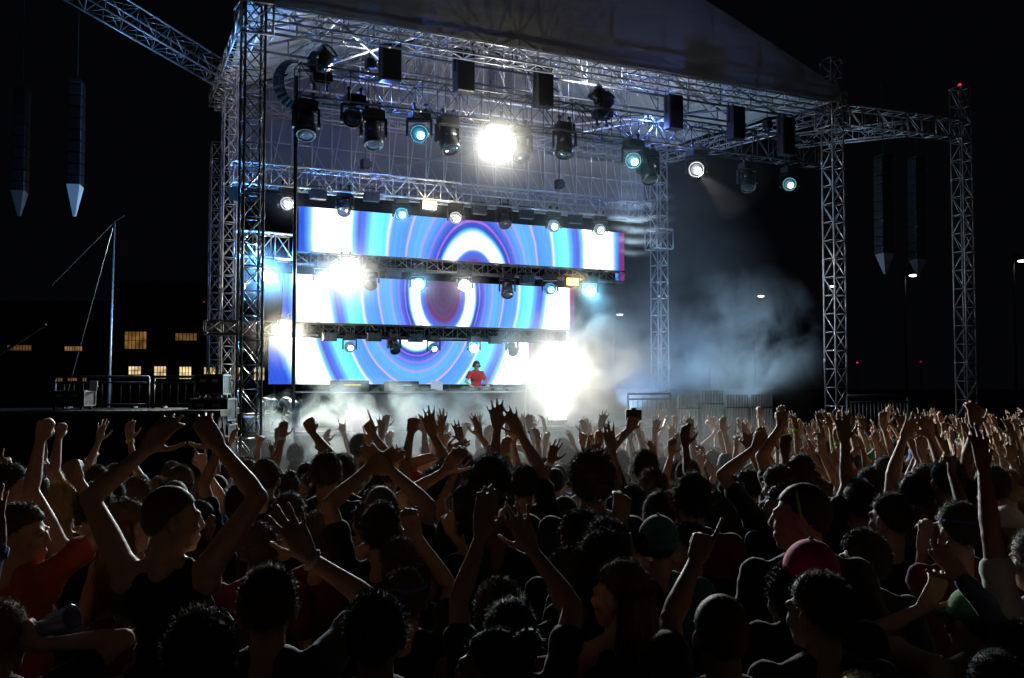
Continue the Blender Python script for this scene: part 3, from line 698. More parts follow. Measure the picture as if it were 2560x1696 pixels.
def puff(label, loc, rad, sigma, scale=None, nscale=0, thr=(.4, .7), rot=0, col=(1, 1, 1), pw=2.0, wave=False, dirt=0.0, aniso=0.0):
    b = MB(); b.ell((0, 0, 0), 1, None, 20, 14)
    m = bpy.data.materials.new('smoke_volume'); m.use_nodes = True; nt = m.node_tree; N = nt.nodes; N.remove(N['Principled BSDF'])
    sc = N.new('ShaderNodeVolumeScatter'); sc.inputs['Color'].default_value = (*col, 1); sc.inputs['Anisotropy'].default_value = aniso
    tc = N.new('ShaderNodeTexCoord'); ln = N.new('ShaderNodeVectorMath'); ln.operation = 'LENGTH'; nt.links.new(tc.outputs['Object'], ln.inputs[0])
    def mth(op, a, b_=None):
        q = N.new('ShaderNodeMath'); q.operation = op
        for i, x in enumerate((a, b_)):
            if x is None: continue
            if isinstance(x, (int, float)): q.inputs[i].default_value = x
            else: nt.links.new(x, q.inputs[i])
        return q.outputs[0]
    fall = mth('POWER', mth('MAXIMUM', mth('SUBTRACT', 1.0, ln.outputs['Value']), 0.0), pw)
    den = mth('MULTIPLY', fall, sigma)
    s3 = scale or (rad, rad, rad)
    if nscale:
        mp = N.new('ShaderNodeMapping'); mp.inputs['Scale'].default_value = s3; mp.inputs['Location'].default_value = (loc[0], loc[1], loc[2])
        nt.links.new(tc.outputs['Object'], mp.inputs['Vector'])
        n = N.new('ShaderNodeTexNoise'); n.inputs['Scale'].default_value = nscale; n.inputs['Detail'].default_value = 5; n.inputs['Roughness'].default_value = .6; n.inputs['Distortion'].default_value = .5
        nt.links.new(mp.outputs[0], n.inputs['Vector'])
        r = N.new('ShaderNodeMapRange'); r.inputs['From Min'].default_value = thr[0]; r.inputs['From Max'].default_value = thr[1]; r.interpolation_type = 'SMOOTHSTEP'
        r.inputs['To Min'].default_value = dirt
        nt.links.new(n.outputs['Fac'], r.inputs['Value'])
        den = mth('MULTIPLY', den, r.outputs[0])
        if wave:
            w = N.new('ShaderNodeTexWave'); w.inputs['Scale'].default_value = .9; w.inputs['Distortion'].default_value = 5.0; w.bands_direction = 'Z'
            nt.links.new(mp.outputs[0], w.inputs['Vector'])
            den = mth('MULTIPLY', den, mth('POWER', w.outputs['Fac'], 2.0))
    nt.links.new(den, sc.inputs['Density']); nt.links.new(sc.outputs[0], N['Material Output'].inputs['Volume'])
    o = b.build('smoke', m, None, False, loc, rot); o.scale = s3
    return tag(o, label, 'smoke', None, 'stuff')

EYE = Vector((0, 0, 2.3))
CROWD = Vector((1.5, 9, 1.7))
WH, CY_, BL, WW = (1, .98, .92), (.16, .66, 1.0), (.07, .36, 1.0), (1, .90, .62)
def lit(label, x, y, vk, s, col, ls, spot, pt, pr, sg, aim=None, size=80, tgt=None):
    u, z = onv(x, y, vk); c = SP(u, vk, z)
    hang = c + Vector((0, 0, .58 * s))
    core = .5 if vk <= 1 and spot < 2000 else .62 if pt < 20 else 1
    lp_, d = moving_head(label, hang, s, aim or EYE, col, ls, core=core)
    if spot: lamp('SPOT', lp_ + d * .06, col, spot, (tgt or CROWD) - lp_, size)
    if pt: lamp('POINT', lp_ + d * .10, col, pt)
    if pr: puff(('smoke glowing around the ' + label)[:110], lp_ + d * .1, pr, sg)  # added haze ball, imitates the glare bloom around the lamp
    return lp_, d
def dark(label, x, y, vk, s, aimv, up=1):
    u, z = onv(x, y, vk); c = SP(u, vk, z)
    moving_head(label, c + Vector((0, 0, .58 * s * up)), s, c + Vector(aimv) * 5, up=up)

S1, S2 = 1.2, .85
# --- uppermost truss
dark('unlit moving light at the left end of the uppermost truss, pointing down', 765, 312, 1.0, S1, (.1, -.5, -1))
dark('unlit moving light second from the left on the uppermost truss', 886, 298, 1.0, S1, (0, -1, -.2))
dark('unlit moving light third on the uppermost truss, tilted down', 933, 335, .8, S1, (.1, -.35, -1))
lit('cyan lit moving light on the uppermost truss, left of the white glare', 1048, 335, 1.0, S1, CY_, 26, 500, 12, .7, .03)
dark('unlit hazy moving light just left of the white glare', 1120, 350, .9, S1, (.3, -.5, -1))
G1 = lit('glaring white moving light at the centre of the uppermost truss', 1238, 352, .9, S1, (1, .98, .88), 150, 9500, 320, 2.2, .055, size=95)
dark('unlit moving light just right of the white glare', 1300, 372, 1.0, S1, (.2, -.6, -1))
dark('unlit moving light hanging in the middle right of the uppermost truss', 1411, 362, 1.0, S1, (0, -.25, -1))
lit('cyan lit moving light beside a drooping dark one at right', 1583, 402, .9, S1, (.3, .85, 1), 26, 500, 12, .6, .03)
dark('unlit drooping moving light right of a cyan lit one', 1620, 428, .8, S1, (.2, -.4, -1))
lit('white lit moving light at the right of the uppermost truss', 1741, 424, 1.0, S1, WH, 40, 1400, 20, 0, 0, size=38, tgt=SP(17.25, 0, 4.2))
dark('unlit moving light in the dark near the right tower', 1868, 452, 1.0, S1 * .9, (0, -.5, -1))
lit('cyan lit moving light last at the right before the bright tower', 1974, 461, 1.0, S1 * .9, (.3, .8, 1), 18, 300, 8, .45, .02)
dark('upright moving light standing on the uppermost truss at left, aimed at the roof', 803, 150, 1.0, S1, (.7, -.3, .55), -1)
dark('upright moving light standing on the uppermost truss right of the glare', 1505, 246, 1.0, S1, (-.6, -.2, .5), -1)
# --- silver truss over the top screen
lit('white lit moving light at the left end of the silver truss', 717, 509, 2.4, S2, (1, .95, .85), 60, 700, 14, .65, .04)
dark('unlit bluish moving light on the silver truss, first over the screen', 862, 516, 2.4, S2, (0, -.7, -.8))
lit('cyan lit moving light on the silver truss, left of the warm blinder', 1003, 535, 2.4, S2, CY_, 34, 700, 16, .8, .05)
lit('white lit moving light on the silver truss, right of the warm blinder', 1139, 545, 2.4, S2, WH, 60, 800, 12, .5, .03)
dark('unlit moving light on the silver truss over the arch of rings', 1260, 548, 2.4, S2, (.2, -.6, -1))
lit('pale cyan lit moving light on the silver truss, second from the right', 1384, 565, 2.4, S2, (.5, .9, 1), 30, 600, 8, .4, .03)
lit('pale white lit moving light at the right end of the silver truss', 1499, 574, 2.4, S2, (.75, .93, 1), 40, 600, 8, .45, .03)
# --- truss between top and middle screens
lit('blue glowing moving light between the left towers', 672, 692, 2.35, S2, (.10, .42, 1), 300, 3200, 900, 1.0, .22, size=70, tgt=P(330, 60, 22.5))
lit('small cyan moving light left of the big white glare on the screens', 806, 694, 2.35, S2, (.3, .75, 1), 60, 600, 30, .8, .12)
G2 = lit('huge glaring white moving light over the left part of the screens', 864, 684, 2.3, S2, (1, .98, .84), 200, 6500, 260, 1.6, .12)
dark('unlit moving light right of the huge white glare', 926, 700, 2.35, S2, (.1, -.7, -.8))
lit('cyan lit moving light at the left above the dark eye of rings', 1046, 712, 2.35, S2, CY_, 90, 1100, 50, .85, .16)
lit('white glowing moving light at the right above the dark eye of rings', 1161, 714, 2.35, S2, (1, 1, .95), 140, 1300, 70, .85, .13, size=34, tgt=SP(7.62, 4.72, 2.4))
dark('unlit moving light on the second truss right of the rings', 1268, 722, 2.35, S2, (0, -.6, -1))
lit('blue lit moving light left of the orange blinder', 1375, 722, 2.35, S2, BL, 60, 500, 16, .55, .07)
lit('cyan glowing moving light off the right end of the middle screen', 1476, 728, 2.35, S2, CY_, 110, 1500, 70, .95, .18)
# --- lowest truss
G3 = lit('huge warm white glaring moving light at the left end of the lowest truss', 712, 838, 4.5, S2, (1, .97, .76), 200, 6000, 420, 1.2, .2)
lit('pale cyan moving light on the lowest truss, first from the left', 874, 868, 4.5, S2 * .85, (.45, .85, 1), 30, 400, 6, .35, .04)
dark('unlit moving light on the lowest truss at the left of the white arc', 985, 866, 4.5, S2 * .85, (.3, -.6, -.8))
lit('cyan moving light on the lowest truss at the right of the white arc', 1084, 871, 4.5, S2 * .85, CY_, 30, 400, 6, .35, .04)
lit('bright cyan moving light on the lowest truss above the performer', 1185, 871, 4.5, S2 * .85, (.3, .82, 1), 80, 700, 36, .85, .12)
dark('unlit hazy moving light at the right end of the lowest truss', 1280, 872, 4.5, S2 * .85, (.2, -.7, -.6))
# floor lights at the left, standing on the deck
dark('small upright moving light on the stage floor by the left tower', 668, 1012, 1.9, .8, (.9, -.3, -.1), -1)
dark('small upright moving light on the stage floor beside the black pole', 722, 1014, 1.9, .8, (.9, -.4, -.3), -1)
# blinders
def blinder(label, x, y, vk, col=None, s=0, w=.42, h=.24, spot=0, pt=0, pr=0, sg=0, up=.2):
    u, z = onv(x, y, vk); c = SP(u, vk, z)
    rt = thing('blinder_light', label, 'stage light', c, TH)
    b = MB(); b.box((0, .05, 0), (w, .14, h)); b.build('housing', PLAST, rt, bevel=.01)
    b = MB(); b.tube((-w / 2 - .02, .05, 0), (-w / 2 - .02, .05, h * .9), .012, 6); b.tube((w / 2 + .02, .05, 0), (w / 2 + .02, .05, h * .9), .012, 6); b.tube((-w / 2 - .02, .05, h * .9), (w / 2 + .02, .05, h * .9), .014, 6); b.build('bracket', DARKM, rt)
    b = MB()
    for k in (-1, 1): b.box((k * w * .235, -.028, 0), (w * .44, .012, h * .84))
    b.build('lens', lens_mat(col, s) if col else GLASSD, rt, bevel=.004)
    p = c - V * .15
    if spot: lamp('SPOT', p, col, spot, CROWD - p, 100)
    if pt: lamp('POINT', p - V * .1, col, pt, rad=.1)
    if pr: puff('smoke glowing around the ' + label, p, pr, sg)  # added haze ball, glare bloom around a lit blinder
blinder('warm white blinder lit on the silver truss over the top screen', 1073, 514, 2.2, (1, .92, .55), 14, spot=700, pt=24, pr=.6, sg=.06)
blinder('orange blinder lit at the right end of the middle screen', 1430, 705, 2.3, (1, .52, .04), 18, .40, .22, spot=500, pt=26, pr=.8, sg=.12)
for (x, y, vk, lb) in ((796, 487, 2.2, 'unlit blinder on the silver truss, first from the left'), (930, 492, 2.2, 'unlit blinder on the silver truss, left of a cyan light'), (1200, 525, 2.2, 'unlit blinder on the silver truss over the arch'), (1318, 536, 2.2, 'unlit blinder on the silver truss, right of the arch'), (1440, 548, 2.2, 'unlit blinder on the silver truss near its right end'),
                       (985, 684, 2.3, 'unlit blinder on the second truss near the huge white glare'), (1320, 700, 2.3, 'unlit blinder on the second truss left of the orange one'),
                       (824, 842, 4.45, 'unlit blinder on the lowest truss near the warm white glare'), (936, 843, 4.45, 'unlit blinder on the lowest truss above the white arc'), (1040, 845, 4.45, 'unlit blinder on the lowest truss right of the white arc'), (1240, 850, 4.45, 'unlit blinder on the lowest truss near the smoke')):
    blinder(lb, x, y, vk)
# roof washes from the two upright heads, then added blue points without fixtures
u, z = onv(820, 140, 1.0); lamp('SPOT', SP(u, 1.0, z - .2), (1, .96, .88), 2600, (-.25, .6, .5), 130, .1)
u, z = onv(1505, 230, 1.0); lamp('SPOT', SP(u, 1.0, z + .25), (.86, .88, 1), 1300, (-.1, .6, .6), 130, .1)
u, z = onv(886, 250, 1.0); lamp('POINT', SP(u + .8, 1.6, z + .25), (.12, .24, 1), 260, None, rad=.08)
u, z = onv(1640, 350, 1.0); lamp('POINT', SP(u, 1.2, z + .4), (.14, .26, 1), 300, None, rad=.08)

# ------------------------------------------------------------------ smoke
hot = SPX(1392, 948, 1.8)
puff('added round smoke puff shaping the white glare at the right of the stage', hot, 2.2, .5, pw=1.8)  # added ball of smoke that rounds off the glare
puff('dense white smoke glaring at the right of the stage', hot + U * .9, 0, 1.2, (3.1, 2.2, 2.5), 1.1, (.43, .64), TH, pw=1.0, dirt=.05)
hz = hot.copy()
rt = thing('strobe_light', 'strobe light glaring inside the white smoke at the right of the stage', 'stage light', SP(*[(hot - A0).dot(U), (hot - A0).dot(V), 1.15]), TH)
b = MB(); b.box((0, 0, .10), (.5, .24, .16)); b.box((-.27, 0, .14), (.02, .08, .24)); b.box((.27, 0, .14), (.02, .08, .24)); b.build('housing', PLAST, rt, bevel=.01)
b = MB(); b.box((0, 0, .20), (.44, .18, .03)); b.build('lens', lens_mat((1, 1, .93), 80), rt)
lamp('POINT', hot + Vector((0, 0, .1)), (1, 1, .90), 270, None, rad=.12)
lamp('SPOT', hot + Vector((0, 0, .3)), (1, .93, .74), 900, (CROWD + Vector((3, 3, .4))) - hot, 130)
lamp('SPOT', hot + V * .2 + U * .6 + Vector((0, 0, -.2)), (1, .95, .80), 700, (SP(17.25, 0, 5.5) - hot), 34)  # added spot beside the strobe to brighten the right tower
puff('low white smoke drifting along the front of the stage at left', SPX(905, 1055, .2), 0, 2.8, (2.8, 1.1, 1.05), 1.2, (.46, .66), TH, pw=.8, col=(.85, 1, 1))
puff('low pale smoke curling before the performer table', SPX(1170, 1070, .2), 0, 1.5, (2.4, 1.1, 1.0), 1.2, (.47, .66), TH, pw=.8, col=(.85, 1, 1))
puff('blue lit smoke spreading right of the white glare', SPX(1640, 930, 4.0), 0, .62, (5.0, 3.0, 2.9), .55, (.44, .66), TH, pw=1.0)
puff('tall blue grey smoke cloud at the foot of the bright right tower', SPX(1870, 905, 3.6), 0, .8, (3.1, 2.2, 3.6), .62, (.45, .66), TH, pw=1.0)
puff('thin blue haze hanging right of the screens', SPX(1640, 720, 5.0), 0, .10, (4.6, 3.5, 4.2), .3, (.25, .75), TH, pw=1.0)
puff('striped wisp of pale smoke off the right end of the silver truss', SPX(1600, 525, 2.0), 0, 1.3, (1.3, .7, 1.5), .9, (.36, .62), TH, pw=1.0, wave=True)
puff('thin grey haze under the stage roof', SP(7.5, 3.2, 8.2), 0, .016, (8.0, 3.4, 2.4), 0, pw=.6)
puff('added warm haze for the glare veil over the middle of the crowd', Vector((.2, 12.0, 1.35)), 0, .11, (3.6, 4.0, 1.0), 0, pw=.8)  # added volume, imitates the lens flare veil over the crowd
u, z = onv(1850, 975, 5.5); lamp('SPOT', SP(u, 6.0, 1.4), (.46, .74, 1), 1300, (-.15, -.35, 1), 140, .1)  # added spots without a fixture, brighten the blue smoke
u, z = onv(1600, 975, 5.5); lamp('SPOT', SP(u, 6.0, 1.4), (.30, .56, 1), 800, (.1, -.3, 1), 140, .1)
u, z = onv(1600, 600, 2.3); lamp('SPOT', SP(u - .9, 2.3, z - .6), (.6, .85, 1), 260, (.6, 0, .5), 120, .05)  # added spot without a fixture, brightens the striped wisp

# ------------------------------------------------------------------ night sky
w = bpy.data.worlds.new('World'); SC.world = w; w.use_nodes = True
w.node_tree.nodes['Background'].inputs['Color'].default_value = (.55, .6, .85, 1)
w.node_tree.nodes['Background'].inputs['Strength'].default_value = .0022
sl = bpy.data.lights.new('night_fill_light', 'SUN'); sl.energy = .008; sl.color = (1, .72, .52); sl.angle = R(40)  # added warm fill from behind the camera, stands for no real source
so = link('night_fill_light', sl); so.rotation_euler = (R(60), 0, R(18))
SC.view_settings.view_transform = 'Standard'; SC.view_settings.look = 'None'
SC.view_settings.exposure = 0; SC.view_settings.gamma = 1
SC.cycles.max_bounces = 5; SC.cycles.diffuse_bounces = 1; SC.cycles.glossy_bounces = 2; SC.cycles.volume_bounces = 0; SC.cycles.transmission_bounces = 3; SC.cycles.transparent_max_bounces = 6
SC.cycles.use_denoising = True
SC.cycles.sample_clamp_indirect = 4.0
SC.cycles.caustics_reflective = False; SC.cycles.caustics_refractive = False
# ================================================================== PEOPLE
def skin_mat(name, col):
    m = mat(name, col, .6, 0, .3, 38, .28, .18)
    b = m.node_tree.nodes['Principled BSDF']
    return m
SKIN = [skin_mat('skin_light', (.50, .30, .21)), skin_mat('skin_tan', (.40, .23, .15)), skin_mat('skin_olive', (.33, .19, .12)), skin_mat('skin_brown', (.17, .085, .05))]
EYEM = mat('eye', (.05, .04, .035), .15)
HAIRC = {'black': mat('hair_black', (.030, .023, .018), .62, 0, .22, 0, 0, 0, .3), 'brown': mat('hair_brown', (.085, .052, .03), .62, 0, .22, 0, 0, 0, .3),
         'lightbrown': mat('hair_light_brown', (.17, .105, .055), .62, 0, .22), 'blond': mat('hair_blond', (.36, .24, .11), .6, 0, .25)}
def cloth(name, col): return mat('cloth_' + name, col, .85, 0, .2, 30, .2, .2, .2)
CL = {k: cloth(k, c) for k, c in {'black': (.015, .015, .017), 'dark grey': (.05, .05, .055), 'navy': (.015, .025, .07), 'grey': (.22, .22, .23), 'white': (.62, .62, .6), 'orange': (.38, .055, .018),
      'red': (.45, .03, .035), 'teal': (.03, .16, .17), 'green': (.05, .2, .06), 'blue': (.05, .12, .38), 'maroon': (.14, .02, .03), 'denim': (.07, .11, .2), 'pink': (.55, .025, .16), 'lime': (.25, .75, .05), 'khaki': (.3, .25, .16), 'yellow': (.6, .5, .08)}.items()}

def handgeo(b, W, h, n, side, typ):
    h = h.normalized(); n = (n - h * n.dot(h)).normalized()
    t = h.cross(n) * (1 if side > 0 else -1)
    offs = (.031, .010, -.011, -.030); klen = (.090, .095, .090, .081)
    segs = ((.044, .027, .022), (.050, .031, .024), (.046, .029, .023), (.036, .022, .020))
    T = {'open': ((.08, .12, .08), (.26, .08, -.09, -.30)), 'relaxed': ((.35, .5, .3), (.12, .03, -.06, -.14)), 'flat': ((.04, .05, .03), (.07, .02, -.02, -.07)),
         'fist': ((1.35, 1.55, 1.0), (.02, 0, 0, -.02)), 'point': ((1.3, 1.5, 1.0), (.04, 0, 0, -.02)), 'horns': ((1.3, 1.5, 1.0), (.12, 0, 0, -.18)), 'grip': ((.75, .95, .7), (.1, .03, -.03, -.1)),
         'peace': ((1.3, 1.5, 1.0), (.18, -.10, 0, 0))}[typ]
    for i in range(4):
        K = W + h * klen[i] + t * offs[i] + n * (-.004 if i in (0, 3) else 0)
        b.cap(W + h * .012 + t * offs[i] * .62, .0165, K, .0128, 8)
        cu = T[0]; spread = T[1][i]
        if typ == 'point' and i == 0: cu = (.05, .08, .05)
        if typ == 'horns' and i in (0, 3): cu = (.05, .08, .05)
        if typ == 'peace' and i in (0, 1): cu = (.05, .08, .05)
        vr = 1 + .25 * (((i * 37 + int(abs(W.x) * 1000)) % 7) / 7 - .5)
        d0 = (h * math.cos(spread) + t * math.sin(spread)); a = 0; p = K; r0 = (.0105, .0108, .0104, .0092)[i]
        for k in range(3):
            a += cu[k] * vr; d = d0 * math.cos(a) + n * math.sin(a)
            q = p + d * segs[i][k]
            b.cap(p, r0 * (1 - .08 * k), q, r0 * (.92 - .08 * k), 8); p = q
    B = W + h * .022 + t * .026 + n * .006
    if typ in ('fist', 'point', 'horns', 'peace'): ds = ((.62, .35, .7), (.5, -.45, .75), (.25, -.85, .4))
    elif typ == 'grip': ds = ((.6, .65, .55), (.75, .2, .7), (.8, -.1, .6))
    elif typ == 'flat': ds = ((.75, .6, .2), (.92, .35, .1), (.97, .15, .1))
    else: ds = ((.6, .75, .25), (.8, .6, .12), (.9, .42, .1))
    p = B
    for k, (dl, r) in enumerate(((.046, .0135), (.034, .0112), (.026, .0098))):
        d = (h * ds[k][0] + t * ds[k][1] + n * ds[k][2]).normalized(); q = p + d * dl
        b.cap(p, r, q, r * .9, 8); p = q
    b.cap(W + h * .03 + t * .015, .02, W + h * .06 + t * .022, .016, 8)      # thumb muscle
    return W + h * .09 + n * .03

def torso(b, g, fat=1.0, top=True):
    b.ell((0, .0, 1.29), (.165 * fat + g, .105 * fat + g, .20 + g))
    b.ell((0, .005, 1.08), (.148 * fat + g, .100 * fat + g, .21 + g))
    b.ell((0, -.01, .94), (.160 * fat + g, .112 * fat + g, .13 + g))
    if top:
        b.cap((-.15, -.01, 1.415), .052 + g, (.15, -.01, 1.415), .052 + g)
        for s in (-1, 1): b.cap((s * .14, -.01, 1.42), .045 + g, (s * .035, -.015, 1.475), .045 + g)
UA, FA = .295, .265
def ik(S, Wt, hint):
    d = Wt - S; L = d.length; mxl = (UA + FA) * .985
    if L > mxl: d = d * (mxl / L); L = mxl
    if L < .16: d = d.normalized() * .16; L = .16
    e = d.normalized(); a = (UA * UA - FA * FA + L * L) / (2 * L); hh = math.sqrt(max(0, UA * UA - a * a))
    p = hint - S; p = p - e * p.dot(e)
    if p.length < 1e-4: p = Vector((0, -1, 0)) - e * Vector((0, -1, 0)).dot(e)
    return S + e * a + p.normalized() * hh, S + d
class Arm:
    def __init__(s, side, wrist, hint, tip=None, typ='open', palm=(0, 1, 0)):
        s.side, s.w, s.hint, s.tip, s.typ, s.palm = side, Vector(wrist), Vector(hint), (Vector(tip) if tip else None), typ, Vector(palm)
    def solve(s):
        S0 = Vector((s.side * .178, -.01, 1.425))
        up = max(0, min(1, (s.hint.z - 1.3) / .35))
        S0 += Vector((-s.side * .02 * up, 0, .045 * up))
        s.S = S0; s.E, s.W = ik(S0, s.w, s.hint)
        fa = (s.W - s.E).normalized()
        h = fa if s.tip is None else (s.tip - s.w).normalized() * .85 + fa * .35
        s.h = h.normalized(); s.fa = fa
def down_arm(side): return Arm(side, (side * .24, .10, .93), (side * .3, -.12, 1.15), None, 'relaxed', (-side, .2, 0))

HEADC = Vector((0, .012, 1.634))
def head_matrix(yaw, pitch, roll=0):
    return Matrix.Translation((0, -.005, 1.54)) @ Matrix.Rotation(yaw, 4, 'Z') @ Matrix.Rotation(pitch, 4, 'X') @ Matrix.Rotation(roll, 4, 'Y') @ Matrix.Translation((0, .017, .094))
def headgeo(b, M, slim=1.0):
    def E(c, r): b.ell(M @ Vector(c), r, M.to_3x3(), 16, 11)
    E((0, -.012, .018), (.077, .096, .101)); E((0, .022, -.03), (.064 * slim, .074, .086)); E((0, .042, -.083), (.047 * slim, .048, .036)); E((0, .068, -.100), (.024, .02, .018))
    b.cap(M @ Vector((0, .092, .010)), .010, M @ Vector((0, .107, -.026)), .0125, 8)
    for s in (-1, 1):
        E((s * .013, .098, -.033), (.011, .012, .010)); E((s * .030, .080, .024), (.026, .016, .011)); E((s * .036, .066, -.03), (.026, .026, .024)); E((s * .081, -.008, -.010), (.011, .022, .034)); E((s * .0315, .082, .005), (.014, .012, .010))
    E((0, .090, -.062), (.024, .011, .007)); E((0, .088, -.074), (.021, .011, .008))
    b.cap(Vector((0, -.03, 1.44)), .060, M @ Vector((0, -.02, -.055)), .053)
TOREMESH = []; MESHES = {}
FOLD = bpy.data.textures.new('cloth_folds', 'CLOUDS'); FOLD.noise_scale = .085; FOLD.noise_depth = 2
def want(key, b, voxel, smooth):
    TOREMESH.append((key, b, voxel, smooth))
def run_remesh():
    tmp = []
    for key, b, vx, sm in TOREMESH:
        me = b.mesh('tmp'); o = bpy.data.objects.new('tmp', me); COL.objects.link(o)
        r = o.modifiers.new('r', 'REMESH'); r.mode = 'VOXEL'; r.voxel_size = vx; r.use_smooth_shade = True
        if sm:
            q = o.modifiers.new('s', 'SMOOTH'); q.iterations = sm; q.factor = .5
        if key[0] == 'shirt':
            q = o.modifiers.new('d', 'DISPLACE'); q.texture = FOLD; q.strength = .030; q.mid_level = .5; q.texture_coords = 'LOCAL'
        tmp.append((key, o))
    dg = bpy.context.evaluated_depsgraph_get()
    for key, o in tmp:
        MESHES[key] = bpy.data.meshes.new_from_object(o.evaluated_get(dg))
    for key, o in tmp:
        me = o.data; bpy.data.objects.remove(o); bpy.data.meshes.remove(me)
    TOREMESH.clear()
def paint_eyes(me, M):
    n = len(me.polygons); c = np.empty(n * 3); me.polygons.foreach_get('center', c); c = c.reshape(-1, 3)
    idx = np.zeros(n, dtype=np.int32)
    for s in (-1, 1):
        p = np.array(M @ Vector((s * .0315, .090, .005)))
        d = c - p; d[:, 2] *= 1.5
        idx[(d ** 2).sum(1) < .0105 ** 2] = 1
    me.polygons.foreach_set('material_index', idx)

def build_body(key, arms, yaw, pitch, roll=0, sleeve='tee', fat=1.0, slim=1.0, vox=.0085, bracelet=None):
    """queues body and shirt meshes; returns head matrix and solved arms"""
    M = head_matrix(yaw, pitch, roll)
    b = MB(); torso(b, 0, fat); headgeo(b, M, slim)
    s = MB(); torso(s, .012, fat, sleeve != 'tank')
    if sleeve == 'tank':
        for q in (-1, 1): s.cap((q * .085, -.055, 1.40), .030, (q * .080, -.02, 1.475), .026); s.cap((q * .08, -.02, 1.475), .026, (q * .085, .05, 1.40), .03)
    for a in arms:
        a.solve()
        b.ell(a.S, .055); b.ell(a.E, .0375 * fat); b.cap(a.S.lerp(a.E, .12), .049 * fat, a.S.lerp(a.E, .45), .0475 * fat); b.cap(a.S.lerp(a.E, .45), .0475 * fat, a.E, .0350 * fat); b.cap(a.E, .0355 * fat, a.E.lerp(a.W, .25), .0395 * fat); b.cap(a.E.lerp(a.W, .25), .0395 * fat, a.E.lerp(a.W, .7), .029 * fat); b.cap(a.E.lerp(a.W, .7), .029 * fat, a.W, .0245)
        a.grip = handgeo(b, a.W, a.h, a.palm, a.side, a.typ)
        if sleeve in ('tee', 'long'):
            s.ell(a.S, .068); k = .55 if sleeve == 'tee' else 1
            s.cap(a.S.lerp(a.E, k * .8), .061 * fat, a.S.lerp(a.E, k), (.066 if sleeve == 'tee' else .049) * fat); s.cap(a.S, .062 * fat, a.S.lerp(a.E, k), (.060 if sleeve == 'tee' else .049) * fat)
            if sleeve == 'long': s.cap(a.E, .050 * fat, a.E.lerp(a.W, .93), .037)
    want(('body', key), b, vox, 2); want(('shirt', key), s, .013, 3)
    return M

